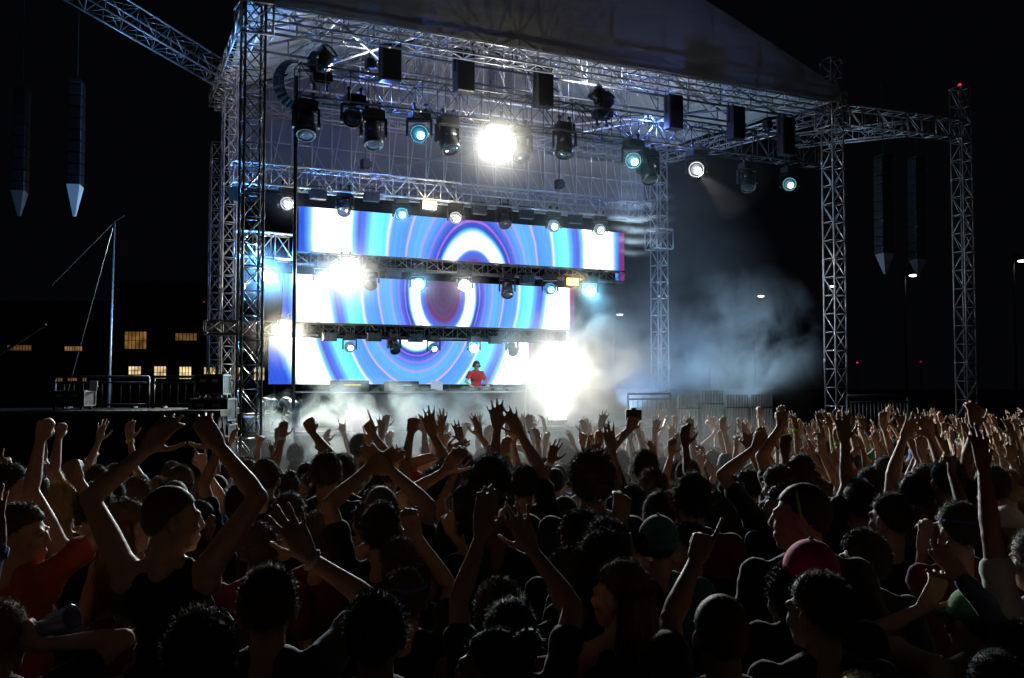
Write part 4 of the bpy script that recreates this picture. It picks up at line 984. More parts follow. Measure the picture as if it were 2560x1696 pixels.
# hair: built once per style in head space, shared
def hair_mesh(style, seed, n, width):
    r = random.Random(seed); b = MB(); c0 = Vector((0, -.012, .020)); noise_o = Vector((seed * 3.1, 0, 0))
    base = {'short': 1.10, 'buzz': 1.035, 'curly': 1.15, 'afro': 1.30, 'long': 1.12, 'bun': 1.08, 'spiky': 1.10}[style]
    amp = {'short': .03, 'buzz': .006, 'curly': .10, 'afro': .10, 'long': .025, 'bun': .02, 'spiky': .05}[style]
    fr = {'short': 14, 'buzz': 20, 'curly': 26, 'afro': 18, 'long': 10, 'bun': 12, 'spiky': 18}[style]
    rad = Vector((.079, .098, .103))
    def lim(d):      # hairline: lowest allowed z for a direction
        f = d.y
        back = -.75 if style in ('long', 'bun') else -.66
        if f > .45: return .34 + .25 * (f - .45)
        if f > -.15: return -.22 + (f + .15) / .6 * .56
        return -.22 + (back + .22) * min(1, (-.15 - f) / .5)
    def pt(d, k=1.0):
        q = Vector((d.x * rad.x, d.y * rad.y, d.z * rad.z))
        nz = noise.noise(q * fr + noise_o) * amp + noise.noise(q * fr * 2.3 + noise_o) * amp * .5
        s_ = (base + nz) * k
        if d.y > .3 and style in ('short', 'spiky', 'curly'): s_ += .05 * d.z
        return c0 + q * s_
    NU, NV = 64, 40; vs = []; idx = {}; fs = []
    for j in range(NV + 1):
        for i in range(NU):
            t = math.pi * j / NV; a = 2 * math.pi * i / NU
            d = Vector((math.sin(t) * math.cos(a), math.sin(t) * math.sin(a), math.cos(t)))
            ok = d.z > lim(d) + .10 * noise.noise(d * 6 + noise_o)
            idx[j, i] = (len(vs), ok)
            vs.append(pt(d) if ok else c0 + Vector((d.x * rad.x, d.y * rad.y, d.z * rad.z)) * .93)
    for j in range(NV):
        for i in range(NU):
            q = [idx[j, i], idx[j + 1, i], idx[j + 1, (i + 1) % NU], idx[j, (i + 1) % NU]]
            if sum(k[1] for k in q) >= 1: fs.append(tuple(k[0] for k in q))
    b.add(vs, fs)
    if style == 'long':
        for i in range(26):
            a = R(200 + 140 * i / 25) ; d = Vector((math.cos(a), math.sin(a), 0))
            p = c0 + Vector((d.x * .082, d.y * .10, -.02)); q = p + Vector((d.x * .02 + r.uniform(-.01, .01), d.y * .015 - .005, -.24 + r.uniform(-.05, .05)))
            b.cap(p, .02, p.lerp(q, .5) + d * .012, .019, 6); b.cap(p.lerp(q, .5) + d * .012, .019, q, .006, 6)
    if style == 'long':
        for i in range(700):
            a = R(r.uniform(190, 350)); d = Vector((math.cos(a), math.sin(a), 0)); p = c0 + Vector((d.x * .097, d.y * .112, r.uniform(-.05, .03))); V2 = [p]
            for q in range(4): V2.append(V2[-1] + Vector((d.x * .004 + r.gauss(0, .006), d.y * .003 + r.gauss(0, .006), -.065)))
            b.poly(V2, .0011, 3)
    if style == 'bun':
        b.ell(c0 + Vector((0, -.085, .09)), (.042, .042, .042), None, 12, 8)
        for i in range(40):
            d = Vector((r.gauss(0, 1), r.gauss(0, 1), r.gauss(0, 1))).normalized(); b.cap(c0 + Vector((0, -.085, .09)) + d * .038, .006, c0 + Vector((0, -.085, .09)) + d * .052, .003, 5)
    if style in ('curly', 'afro'):
        for i in range(420 if style == 'afro' else 320):
            d = Vector((r.gauss(0, 1), r.gauss(0, 1) - .2, r.gauss(0, 1) + .35)).normalized()
            if d.z < lim(d): continue
            p = pt(d, .985); b.ell(p, r.uniform(.0045, .0095), None, 6, 4)
    ln = {'short': (.010, .026), 'buzz': (.003, .007), 'curly': (.014, .03), 'afro': (.014, .034), 'long': (.012, .03), 'bun': (.008, .022), 'spiky': (.012, .030)}[style]
    V_, F_ = [], []
    for i in range(n):
        d = Vector((r.gauss(0, 1), r.gauss(0, 1) - .15, r.gauss(0, 1) + .3)).normalized()
        if d.z < lim(d) - .05: continue
        p = pt(d, .985); nn = Vector((d.x / rad.x, d.y / rad.y, d.z / rad.z)).normalized()
        cmb = Vector((.25 * math.sin(seed), -.6, -.25)) if style in ('short', 'long', 'bun') else Vector((0, 0, .15))
        g1 = (nn * r.uniform(.5, 1) + cmb * r.uniform(.2, 1) + Vector((r.gauss(0, .35), r.gauss(0, .35), r.gauss(0, .35)))).normalized()
        L = r.uniform(*ln); sd = g1.orthogonal().normalized(); sd = Matrix.Rotation(r.uniform(0, 6.28), 3, g1) @ sd
        o = len(V_); q = p + g1 * L * .6; q2 = q + (g1 + Vector((r.gauss(0, .5), r.gauss(0, .5), r.gauss(0, .5))) + cmb * .5).normalized() * L * .5
        V_ += [p - sd * width, p + sd * width, q - sd * width * .7, q + sd * width * .7, q2]; F_ += [(o, o + 1, o + 3, o + 2), (o + 2, o + 3, o + 4)]
    if V_: b.add(V_, F_)
    me = b.mesh('hair'); me.polygons.foreach_set('use_smooth', [True] * len(me.polygons)); me.materials.append(HAIRC['black'])
    return me
HAIR = {}
for k, st_ in enumerate(('short', 'buzz', 'curly', 'afro', 'long', 'bun', 'spiky')):
    for q in range(2):
        HAIR[st_, q] = hair_mesh(st_, 11 * k + q + 1, 5200 if st_ != 'buzz' else 3600, .0008)
def cap_mesh(back=False):
    b = MB(); n, mm = 24, 9; vs = []; fs = []; c0 = Vector((0, -.010, .024))
    for sh in (1.0, .96):
        for j in range(mm + 1):
            t = (math.pi / 2 + .06) * j / mm
            for i in range(n):
                a = 2 * math.pi * i / n
                vs.append(c0 + Vector((math.sin(t) * math.cos(a) * .090, math.sin(t) * math.sin(a) * .109, math.cos(t) * .108)) * sh)
    for s in range(2):
        o = s * (mm + 1) * n
        for j in range(mm):
            for i in range(n):
                q = (o + j * n + i, o + (j + 1) * n + i, o + (j + 1) * n + (i + 1) % n, o + j * n + (i + 1) % n)
                fs.append(q if s == 0 else q[::-1])
    o1, o2 = mm * n, (mm + 1) * n + mm * n
    for i in range(n): fs.append((o1 + i, o2 + i, o2 + (i + 1) % n, o1 + (i + 1) % n))
    b.add(vs, fs); b.ell(c0 + Vector((0, 0, .109)), .008, None, 8, 5)
    sg = -1 if back else 1; V_ = []; F_ = []; k = 12
    for th in (0, .004):
        for i in range(k + 1):
            a = R(25 + 130 * i / k); V_ += [c0 + Vector((math.cos(a) * .09, sg * math.sin(a) * .109, -.004 + th)), c0 + Vector((math.cos(a) * .088, sg * (math.sin(a) * .109 + .075 * math.sin(math.pi * i / k) ** .6), -.016 + th - .012 * abs(math.cos(a))))]
    w_ = 2 * (k + 1)
    for i in range(k):
        a_ = 2 * i; F_ += [(a_, a_ + 1, a_ + 3, a_ + 2), (w_ + a_, w_ + a_ + 2, w_ + a_ + 3, w_ + a_ + 1), (a_ + 1, w_ + a_ + 1, w_ + a_ + 3, a_ + 3)]
    b.add(V_, F_)
    me = b.mesh('cap'); me.polygons.foreach_set('use_smooth', [True] * len(me.polygons)); me.materials.append(CL['black']); return me
CAPM = {False: cap_mesh(False), True: cap_mesh(True)}
def band_mesh(r_=.0065, z=.055, tilt=0.0):
    b = MB(); M = Matrix.Rotation(tilt, 3, 'X'); c = Vector((0, -.012, z)); k = 28
    pts = [c + M @ Vector((math.cos(2 * math.pi * i / k) * .083, math.sin(2 * math.pi * i / k) * .103, 0)) for i in range(k + 1)]
    b.poly(pts, r_, 8); me = b.mesh('headband'); me.polygons.foreach_set('use_smooth', [True] * len(me.polygons)); me.materials.append(CL['black']); return me
BAND = band_mesh(); BANDUP = band_mesh(.006, .015, R(78))
def glasses_mesh(z=.006, y=.105, tint=True):
    b = MB()
    for s in (-1, 1):
        b.lathe([(.024, -.002), (.024, .002)], Matrix.Translation((s * .031, y, z)) @ Matrix.Rotation(R(90), 4, 'X'), 14); b.tube((s * .055, y - .004, z + .008), (s * .082, -.01, z + .008), .003, 6)
    b.tube((-.008, y + .002, z + .004), (.008, y + .002, z + .004), .003, 6); me = b.mesh('glasses'); me.materials.append(mat('dark_glasses', (.01, .01, .012), .08, 0, .8)); return me
GLM = glasses_mesh(); GLTOP = glasses_mesh(.098, .062)
def trousers_mesh():
    b = MB(); b.ell((0, -.01, .93), (.172, .124, .14))
    for s in (-1, 1):
        b.cap((s * .085, -.005, .90), .092, (s * .10, .015, .49), .066); b.cap((s * .10, .015, .49), .064, (s * .11, -.01, .10), .05)
    me = b.mesh('trousers'); me.polygons.foreach_set('use_smooth', [True] * len(me.polygons)); me.materials.append(CL['denim']); return me
def shoes_mesh():
    b = MB()
    for s in (-1, 1): b.ell((s * .115, .05, .042), (.046, .135, .042), None, 12, 8); b.cap((s * .11, -.01, .05), .045, (s * .11, -.01, .12), .04, 8)
    me = b.mesh('shoes'); me.polygons.foreach_set('use_smooth', [True] * len(me.polygons)); me.materials.append(PLAST); return me
TRM, SHM = trousers_mesh(), shoes_mesh()

def osl(o, m):
    o.material_slots[0].link = 'OBJECT'; o.material_slots[0].material = m
def assemble(label, key, M, base, scale, rotz, skin, hair, hairc, shirt, trousers='denim', cap=None, band=None, group=None, glasses=None, hseed=0):
    me = MESHES['body', key]
    if not me.materials: me.materials.append(SKIN[0]); me.materials.append(EYEM); paint_eyes(me, M)
    sh = MESHES['shirt', key]
    if not sh.materials: sh.materials.append(CL['black'])
    o = link('person', me, None, base, rotz); o.scale = (scale,) * 3
    tag(o, label, 'person', group)
    osl(o, SKIN[skin])
    q = link('shirt', sh, o); osl(q, CL[shirt])
    q = link('trousers', TRM, o); osl(q, CL[trousers]); q = link('shoes', SHM, o)
    if cap: hair = 'buzz'
    if hair:
        q = link('hair', HAIR[hair, hseed % 2], o); q.matrix_local = M; osl(q, HAIRC[hairc])
        if cap: q.matrix_local = M @ Matrix.Scale(.985, 4)
    if cap:
        q = link('cap', CAPM[cap[1]], o); q.matrix_local = M; osl(q, CL[cap[0]])
    if band:
        q = link('headband', BANDUP if band[1] else BAND, o); q.matrix_local = M; osl(q, CL[band[0]])
    if glasses:
        q = link('sunglasses' if glasses == 'top' else 'glasses', GLTOP if glasses == 'top' else GLM, o); q.matrix_local = M
    return o

# ---------------- people measured one by one; pixels are in a 2367 pixel wide reading of the photograph
K = 2560 / 2367
FG = []
def fp(label, x, y, w, yaw=0, pitch=0, arms=(), sleeve='tee', shirt='black', hair='short', hc='black', skin=1, byaw=0, fat=1.0, roll=0, **kw):
    px, py = x * K, y * K
    d = .160 * 2301 / w
    gz0 = ground_z(d); H = HC - gz0 - (py - 965) * d / F
    if H > 1.93: d = (HC - gz0 - 1.93) * F / (py - 965); H = 1.93
    if H < 1.50: d = (HC - gz0 - 1.50) * F / (py - 965); H = 1.50
    sc = H / 1.765
    hp = P(px, py, d); base = Vector((hp.x, d, gz0)); Mi = (Matrix.Translation(base) @ Matrix.Rotation(R(byaw), 4, 'Z') @ Matrix.Scale(sc, 4)).inverted()
    A = []
    for (side, e, wq, tq, dd, typ, pf) in arms:
        A.append(Arm(side, Mi @ P(wq[0] * K, wq[1] * K, d + dd), Mi @ P(e[0] * K, e[1] * K, d + dd * .5), Mi @ P(tq[0] * K, tq[1] * K, d + dd + .03), typ, Matrix.Rotation(-R(byaw), 3, 'Z') @ Vector((0, pf, .0))))
    sides = {a.side for a in A}
    for s in (-1, 1):
        if s not in sides: A.append(down_arm(s))
    key = 'near%d' % len(FG)
    M = build_body(key, A, R(yaw), R(pitch), R(roll), sleeve, fat, .97, .0075 if d < 5 else .009)
    FG.append(dict(label=label, key=key, M=M, base=base, scale=sc, rotz=R(byaw), skin=skin, hair=hair, hairc=hc, shirt=shirt, A=A, px=px, py=py, d=d, w=w * K, kw=kw))
    return FG[-1]
Lf, Rt = -1, 1
fp('man with buzz cut in profile, both bare arms raised wide, left foreground', 390, 1118, 95, -62, 0, [(Lf, (258, 1172), (338, 1040), (388, 968), .12, 'relaxed', 1), (Rt, (545, 1150), (505, 1030), (474, 985), .15, 'relaxed', 1)], 'tank', 'black', 'buzz', 'brown', 1)
fp('man in orange shirt with one fist raised at the far left', 48, 1163, 88, -68, 0, [(Rt, (232, 1190), (180, 1112), (162, 1062), .1, 'fist', 1)], 'tee', 'orange', 'short', 'brown', 1, -20)
cupman = fp('blond person at the left edge pointing up with a plastic cup in hand', -2, 1385, 120, -10, 0, [(Rt, (112, 1570), (92, 1492), (48, 1405), .0, 'point', 1)], 'tee', 'black', 'short', 'lightbrown', 1)
fp('person with tousled light brown curls low at left, no arms showing', 255, 1428, 95, 15, 0, (), 'tee', 'black', 'curly', 'lightbrown', 1)
fp('dark haired person with sunglasses pushed up on the head, bottom left', 470, 1405, 145, 5, 6, (), 'tee', 'black', 'curly', 'brown', 2, glasses='top')
fp('person with dark blue hair band behind a raised open hand at left', 408, 1292, 95, -5, 0, [(Lf, (345, 1450), (385, 1360), (374, 1282), .0, 'open', 1)], 'tee', 'navy', 'short', 'black', 2, band=('navy', True))
fp('short haired head cut by the bottom edge at left', 448, 1522, 148, 8, 4, (), 'tee', 'black', 'spiky', 'black', 2)
fp('short haired man raising a big flat hand with a white wristband, left of centre', 622, 1303, 122, 5, 0, [(Rt, (750, 1440), (714, 1290), (672, 1150), .12, 'open', 1)], 'tee', 'dark grey', 'short', 'brown', 1)
fp('fuzzy dark haired person at the bottom, left of centre, arms down', 870, 1363, 130, 0, 2, (), 'tee', 'dark grey', 'spiky', 'black', 2)
fp('person with hair clip raising a half closed hand at the centre', 938, 1308, 100, 0, 0, [(Rt, (1032, 1400), (962, 1240), (945, 1170), .25, 'grip', 1)], 'tee', 'black', 'short', 'black', 1, band=('blue', False))
fp('person with both open hands raised side by side at the centre foreground', 1180, 1378, 118, 0, 3, [(Lf, (1058, 1400), (1112, 1240), (1118, 1145), .25, 'flat', 1), (Rt, (1310, 1420), (1228, 1270), (1190, 1160), .25, 'open', 1)], 'tee', 'navy', 'short', 'black', 1)
fp('bare shouldered person with hair tied up in profile at the bottom centre', 1140, 1443, 138, 68, 8, (), 'tank', 'black', 'bun', 'black', 0)
fp('person with a round afro standing tall at the centre', 1368, 1052, 74, 0, 0, (), 'tee', 'dark grey', 'afro', 'brown', 2)
fp('dark curly haired person just in front of the afro', 1345, 1181, 88, 20, 0, (), 'tee', 'black', 'curly', 'black', 1)
fp('man with glasses in profile facing left near the centre', 1400, 1225, 98, 72, 0, (), 'tee', 'black', 'spiky', 'black', 1, glasses='on')
fp('curly dark head squeezed behind the man with glasses', 1322, 1272, 100, 30, 0, (), 'tee', 'black', 'curly', 'black', 1)
phoneman = fp('person with wavy hair holding a phone straight up, right of centre', 1442, 1293, 106, 62, 0, [(Rt, (1455, 1500), (1468, 1345), (1478, 1262), .2, 'grip', 1)], 'tank', 'black', 'long', 'brown', 0)
fp('big short haired man raising his left fist, bottom right of centre', 1668, 1365, 128, 14, 0, [(Lf, (1553, 1440), (1612, 1272), (1648, 1180), .42, 'point', 1)], 'tee', 'black', 'buzz', 'lightbrown', 1, fat=1.05)
fp('man in profile facing left behind a raised forearm', 1598, 1208, 78, 82, -4, (), 'tee', 'black', 'short', 'black', 1)
fp('man in profile with neon green strip over short hair, at right', 1860, 1112, 95, 66, 0, (), 'tee', 'black', 'buzz', 'black', 1, band=('lime', True))
fp('man in profile just left of the neon green strip', 1812, 1120, 62, 70, 0, (), 'tee', 'black', 'short', 'black', 2, band=('blue', False))
fp('person in a bright pink cap at right', 1876, 1244, 109, 20, 0, (), 'tee', 'black', 'short', 'black', 2, cap=('pink', False))
fp('large man with short wavy hair and pale collar at the right foreground', 1898, 1320, 120, 38, 0, (), 'tee', 'dark grey', 'short', 'brown', 1, fat=1.08)
fp('dark haired head between the pink cap and the large man', 1832, 1306, 108, 10, 0, (), 'tee', 'black', 'curly', 'black', 1)
fp('dark curly head right of the pink cap', 2000, 1230, 88, 40, 0, (), 'tee', 'black', 'curly', 'black', 2)
fp('person with a dark green cap raising an open hand, right foreground', 2252, 1352, 108, 25, 0, [(Lf, (2095, 1510), (2135, 1405), (2160, 1328), .15, 'relaxed', 1)], 'tee', 'khaki', 'short', 'black', 1, cap=('green', False))
fp('person in long denim sleeves pointing a limp hand left, right edge', 2368, 1432, 108, 10, 0, [(Lf, (2268, 1490), (2225, 1335), (2182, 1288), .1, 'relaxed', -1)], 'long', 'denim', 'short', 'black', 1)
fp('person with a bright blue headscarf raising a thumb at right', 2215, 1160, 82, 20, 0, [(Lf, (2128, 1410), (2132, 1270), (2162, 1168), .1, 'grip', 1)], 'tee', 'maroon', 'short', 'black', 1, band=('blue', False))
fp('blond head cut by the bottom edge at right', 1990, 1552, 92, 0, 0, (), 'tee', 'khaki', 'short', 'blond', 0)
fp('dark head low in the bottom right corner', 2300, 1500, 120, 0, 0, (), 'tee', 'black', 'short', 'black', 2)
# second row and the middle of the crowd
for q in ((755, 1044, 60, 'short', 'brown', 0), (615, 1060, 55, 'short', 'brown', 0), (572, 1062, 50, 'short', 'lightbrown', 0), (668, 1138, 72, 'short', 'brown', -10), (600, 1210, 82, 'curly', 'brown', 10), (738, 1180, 80, 'short', 'brown', 20),
          (740, 1108, 52, 'short', 'brown', -20), (832, 1004, 48, 'short', 'black', 0), (1132, 1052, 72, 'long', 'black', 0), (1148, 1138, 80, 'short', 'lightbrown', 10), (1525, 1135, 72, 'short', 'black', 0), (1600, 1098, 74, 'curly', 'black', 0), (1508, 1085, 55, 'curly', 'brown', 0),
          (930, 1240, 92, 'short', 'brown', 30), (1155, 1340, 108, 'curly', 'black', 0), (2060, 1140, 74, 'short', 'black', 30), (2140, 1075, 60, 'short', 'brown', 20), (20, 1072, 62, 'short', 'black', -50), (455, 1155, 66, 'long', 'black', -40), (2010, 1080, 50, 'short', 'black', 10), (2325, 1085, 60, 'short', 'blond', 40), (2190, 1060, 62, 'short', 'black', 0)):
    w_ = ('at left', 'left of centre', 'at the centre', 'right of centre', 'at right')[min(4, int(q[0] / 474))]
    fp('AUTO', q[0], q[1], q[2], q[5], 0, (), 'tee', random.choice(['black', 'dark grey', 'navy', 'black', 'maroon']), q[3], q[4], random.choice([0, 1, 1, 2, 3]))
fp('person in a teal cap seen from behind, right of centre', 1522, 1188, 86, 0, 0, (), 'tee', 'teal', 'short', 'black', 1, cap=('teal', True))
fp('person in a red cap in the middle of the crowd', 928, 1060, 50, 0, 0, [(Rt, (965, 1100), (1030, 1048), (1058, 1034), .1, 'flat', 1)], 'tee', 'red', 'short', 'black', 1, cap=('red', True))
fp('person in a dark green cap right of the red cap', 977, 1052, 44, 0, 0, (), 'tee', 'dark grey', 'short', 'black', 1, cap=('green', True))
fp('person stretching one long arm and open hand high, right of centre', 1462, 1120, 58, 0, 0, [(Lf, (1440, 1085), (1416, 995), (1398, 925), .2, 'open', 1)], 'tee', 'black', 'short', 'black', 1)
fp('person with hands joined overhead, left of centre', 882, 1160, 84, 0, 0, [(Lf, (805, 1150), (850, 1085), (888, 1068), .2, 'flat', 1), (Rt, (812 + 140, 1190), (900, 1085), (880, 1068), .2, 'flat', 1)], 'tee', 'black', 'short', 'black', 1)
fp('person raising a big spread hand before the bright right tower', 1985, 1110, 68, 0, 0, [(Lf, (1955, 1095), (1955, 1000), (1942, 918), .2, 'open', 1)], 'tee', 'navy', 'short', 'black', 2)
fp('person with a lit forearm and fist up, right of centre', 1800, 1075, 60, 20, 0, [(Lf, (1722, 1115), (1748, 1035), (1757, 985), .1, 'fist', 1)], 'tee', 'black', 'short', 'brown', 1)
fp('person holding a fist straight up left of the bright right tower', 1850, 1050, 54, 0, 0, [(Lf, (1795, 1060), (1806, 985), (1800, 950), .15, 'fist', 1)], 'tee', 'black', 'short', 'black', 1)
fp('person with a bent raised forearm in the middle of the crowd', 1078, 1120, 72, 0, 0, [(Lf, (1002, 1165), (1030, 1090), (1048, 1052), .1, 'relaxed', 1)], 'tee', 'black', 'short', 'black', 1)
fp('person raising a two finger sign at the centre', 1118, 1250, 80, 0, 0, [(Lf, (1070, 1330), (1045, 1235), (1042, 1180), .2, 'peace', 1)], 'tee', 'dark grey', 'short', 'black', 1)
fp('person raising a curled hand above curly hair at the centre right', 1402, 1200, 94, 0, 0, [(Rt, (1455, 1290), (1432, 1215), (1428, 1150), .25, 'relaxed', 1)], 'tee', 'black', 'curly', 'black', 1)
fp('person whose tall bare arm stands beside the pale smoke at centre', 1210, 1075, 58, 0, 0, [(Rt, (1235, 1060), (1195, 985), (1170, 935), .2, 'open', 1), (Lf, (1140, 1040), (1150, 985), (1140, 935), .2, 'open', 1)], 'tee', 'black', 'short', 'black', 1)
fp('person with spread fingers high against the low smoke', 1035, 1062, 56, 0, 0, [(Lf, (1010, 1065), (1000, 1005), (992, 955), .15, 'open', 1)], 'tee', 'black', 'short', 'black', 1)
fp('person making a fist high against the low smoke, left of centre', 1000, 1085, 56, 0, 0, [(Lf, (940, 1060), (950, 995), (962, 950), .15, 'fist', 1)], 'tee', 'black', 'short', 'black', 1)
fp('person pointing at the stage before the low smoke', 905, 1050, 50, 0, 0, [(Lf, (870, 1060), (862, 1005), (848, 965), .15, 'point', 1)], 'tee', 'black', 'short', 'black', 1)
fp('person raising a fist at the left end of the low smoke', 790, 1050, 54, 0, 0, [(Lf, (735, 1045), (722, 1000), (712, 962), .15, 'fist', 1)], 'tee', 'black', 'short', 'black', 1)
camman = fp('person holding a small camera above the crowd, right of the white smoke', 1490, 1040, 50, 0, 0, [(Lf, (1440, 1050), (1456, 992), (1460, 958), .15, 'grip', 1)], 'tee', 'black', 'short', 'black', 1)
fp('person raising a crooked thin arm in front of the left towers', 560, 1115, 62, -20, 0, [(Lf, (480, 1090), (510, 1030), (490, 985), .15, 'horns', 1)], 'tee', 'black', 'short', 'black', 1)
fp('person with a straight arm up at the right edge of the crowd', 2290, 1075, 62, 0, 0, [(Lf, (2240, 1060), (2255, 985), (2245, 945), .15, 'relaxed', 1)], 'tee', 'black', 'short', 'brown', 1)
fp('person with crossed raised arms at right', 2115, 1095, 60, 0, 0, [(Lf, (2060, 1070), (2090, 1010), (2110, 975), .15, 'open', 1), (Rt, (2165, 1080), (2150, 1010), (2140, 970), .15, 'open', 1)], 'tank', 'black', 'short', 'black', 1)

# ---------------- the performer
dj_base = SP(7.62, 4.72, 1.10)
djA = [Arm(Lf, (-.20, .33, 1.10), (-.36, -.05, 1.18), (-.17, .45, 1.08), 'relaxed', (0, 0, -1)), Arm(Rt, (.30, .30, 1.08), (.42, -.05, 1.20), (.30, .42, 1.06), 'relaxed', (0, 0, -1))]
djM = build_body('performer', djA, 0, R(-10), 0, 'tee', 1.0, 1.0, .009)

# ---------------- crowd poses
POSE = []; PBAND = []
def band_for(a):
    b = MB(); e = (a.W - a.E).normalized(); x1 = e.orthogonal().normalized(); y1 = e.cross(x1); c0 = a.E.lerp(a.W, .93)
    for o_ in (-.008, 0, .008): b.poly([c0 + e * o_ + (x1 * math.cos(2 * math.pi * i / 14) + y1 * math.sin(2 * math.pi * i / 14)) * .0305 for i in range(15)], .006, 6)
    me = b.mesh('wristband'); me.polygons.foreach_set('use_smooth', [True] * len(me.polygons)); me.materials.append(CL['white']); return me
r2 = random.Random(5)
def rv(a): return r2.uniform(-a, a)
kinds = ['VV', 'VV', 'UU', 'UU', 'R1', 'L1', 'R1', 'L1', 'PT', 'FI', 'DN', 'DN', 'BB', 'CL', 'WV', 'VV', 'L2', 'R2', 'HN', 'DN2']
for k, kd in enumerate(kinds):
    A = []
    def upa(s, out=.28, z=1.98, y=.10, typ='open', bend=.04, pf=1):
        out += rv(.05); A.append(Arm(s, (s * out, y + rv(.06), z + rv(.04)), (s * (out + bend), y - .15, 1.62), (s * (out - .02 + rv(.05)), y + .03, z + .2), typ, (rv(.3), pf, 0)))
    if kd == 'VV': upa(-1, .36, 1.93, .12, r2.choice(['open', 'relaxed'])); upa(1, .36, 1.93, .12, r2.choice(['open', 'relaxed']))
    elif kd == 'UU': upa(-1, .2, 1.97); upa(1, .2, 1.97)
    elif kd == 'R1': upa(1, .24, 1.97, .15, r2.choice(['open', 'fist']))
    elif kd == 'L1': upa(-1, .24, 1.97, .15, r2.choice(['open', 'relaxed']))
    elif kd == 'PT': upa(1, .2, 1.95, .25, 'point')
    elif kd == 'FI': upa(-1, .22, 1.95, .1, 'fist')
    elif kd == 'HN': upa(1, .25, 1.95, .1, 'horns')
    elif kd == 'BB': upa(-1, .30, 1.72, .18, 'relaxed', .2); upa(1, .30, 1.72, .18, 'relaxed', .2)
    elif kd == 'CL': A += [Arm(-1, (-.05, .16, 1.92), (-.42, -.05, 1.66), (-.02, .18, 2.1), 'flat', (1, 0, 0)), Arm(1, (.05, .16, 1.92), (.42, -.05, 1.66), (.02, .18, 2.1), 'flat', (-1, 0, 0))]
    elif kd == 'WV': upa(1, .42, 1.84, .1, 'open', .1); upa(-1, .16, 1.95, .2, 'point')
    elif kd == 'L2': upa(-1, .42, 1.86, .05, 'open')
    elif kd == 'R2': upa(1, .40, 1.86, .05, 'relaxed')
    sides = {a.side for a in A}
    for s in (-1, 1):
        if s not in sides: A.append(down_arm(s))
    yaw = rv(.38) if kd != 'DN2' else 1.1
    sl = r2.choice(['tee', 'tee', 'tee', 'tank'])
    M = build_body('pose%d' % k, A, yaw, rv(.15) + .05, rv(.08), sl, r2.uniform(.92, 1.04), 1.0, .0095)
    POSE.append((kd, M, yaw)); PBAND.append([band_for(a) for a in A if a.W.z > 1.5])
run_remesh()

POSET = {'VV': 'arms in V', 'UU': 'arms straight up', 'R1': 'right arm up', 'L1': 'left arm up', 'PT': 'pointing up', 'FI': 'left fist up', 'DN': 'arms down', 'BB': 'bent arms up',
         'CL': 'clapping overhead', 'WV': 'waving', 'L2': 'left arm out', 'R2': 'right arm out', 'HN': 'horn sign up', 'DN2': 'looking left'}
LABELS = []       # (object, text, px, d)
for f in FG:
    o = assemble(f['label'], f['key'], f['M'], f['base'], f['scale'], f['rotz'], f['skin'], f['hair'], f['hairc'], f['shirt'], hseed=int(f['px']), **f['kw'])
    if f['label'] == 'AUTO': LABELS.append((o, '%s %s haired person in %s' % ({'short': 'short', 'curly': 'curly', 'long': 'long'}[f['hair']], {'black': 'dark', 'brown': 'brown', 'lightbrown': 'fair', 'blond': 'blond'}[f['hairc']], f['shirt']), f['px'], f['d']))
    f['o'] = o
o = assemble('performer in a red shirt with headphones behind the table on stage', 'performer', djM, dj_base, 1.07, TH + math.pi, 0, 'short', 'black', 'red', 'black', glasses='on')
b = MB()
for s in (-1, 1): b.lathe([(.036, -.018), (.04, 0), (.036, .018)], Matrix.Translation((s * .098, -.01, -.01)) @ Matrix.Rotation(R(90), 4, 'Y'), 12)
b.poly([Vector((math.cos(R(a)) * .098, -.01, .02 + math.sin(R(a)) * .115)) for a in range(0, 181, 15)], .009, 6)
q = b.build('headphones', PLAST, o); q.matrix_local = djM

# ---------------- the packed crowd
def weights(px, dd):
    #       VV  VV  UU  UU  R1  L1  R1  L1  PT  FI  DN  DN  BB  CL  WV  VV  L2  R2  HN  DN2
    if px < 640: return [.3, .3, .3, .3, .8, .8, .8, .8, 1, 1, 8, 8, 1, .2, .3, .3, .3, .3, .5, 5]
    if dd < 4.6: return [.2, .2, .2, .2, .5, .5, .5, .5, .6, .6, 7, 7, .4, .1, .2, .2, .2, .2, .2, 4]
    if px > 1250 and dd > 8: return [2.5, 2.5, 3, 3, 2.5, 2.5, 2.5, 2.5, 2, 1.5, 1.6, 1.6, 1.5, 1, 1, 2.5, 1.2, 1.2, 1, 1]
    return [.8, .8, 1, 1, 1.4, 1.4, 1.4, 1.4, 1.2, 1.2, 4.5, 4.5, .8, .5, .6, .8, .6, .6, .6, 3]
rc = random.Random(21)
taken = [(f['px'], f['py'], f['d'], f['w']) for f in FG]
cand = []
d = 2.7
while d < 19:
    half = .515 * d + .5; x = -half + rc.uniform(0, .45)
    while x < half:
        dd = d + rc.uniform(-.22, .22); xx = x + rc.uniform(-.12, .12)
        H = rc.gauss(1.72, .075); H = max(1.55, min(1.9, H))
        px, py = project((xx, dd, H + ground_z(dd)))
        t = max(0, min(1, (px - 150) / 2000)); lim = 10.4 + 5.2 * t ** 1.3
        ok = dd < lim and not (dd > 14.5 and px < 900)
        if px < 560 and dd > 9.2: ok = False
        if ok:
            for (fx, fy, fd, fw) in taken:
                if math.hypot((xx - (fx - CX) / F * fd), dd - fd) < .34: ok = False; break
                # do not hide a measured head that stands further back
                if dd < fd and abs(px - fx) < .75 * fw + .13 * F / dd and py < fy + 1.2 * fw: ok = False; break
        if ok: cand.append((xx, dd, H, px, py))
        x += (.43 if d < 4.6 else .49) + .012 * max(0, d - 4)
    d += .52
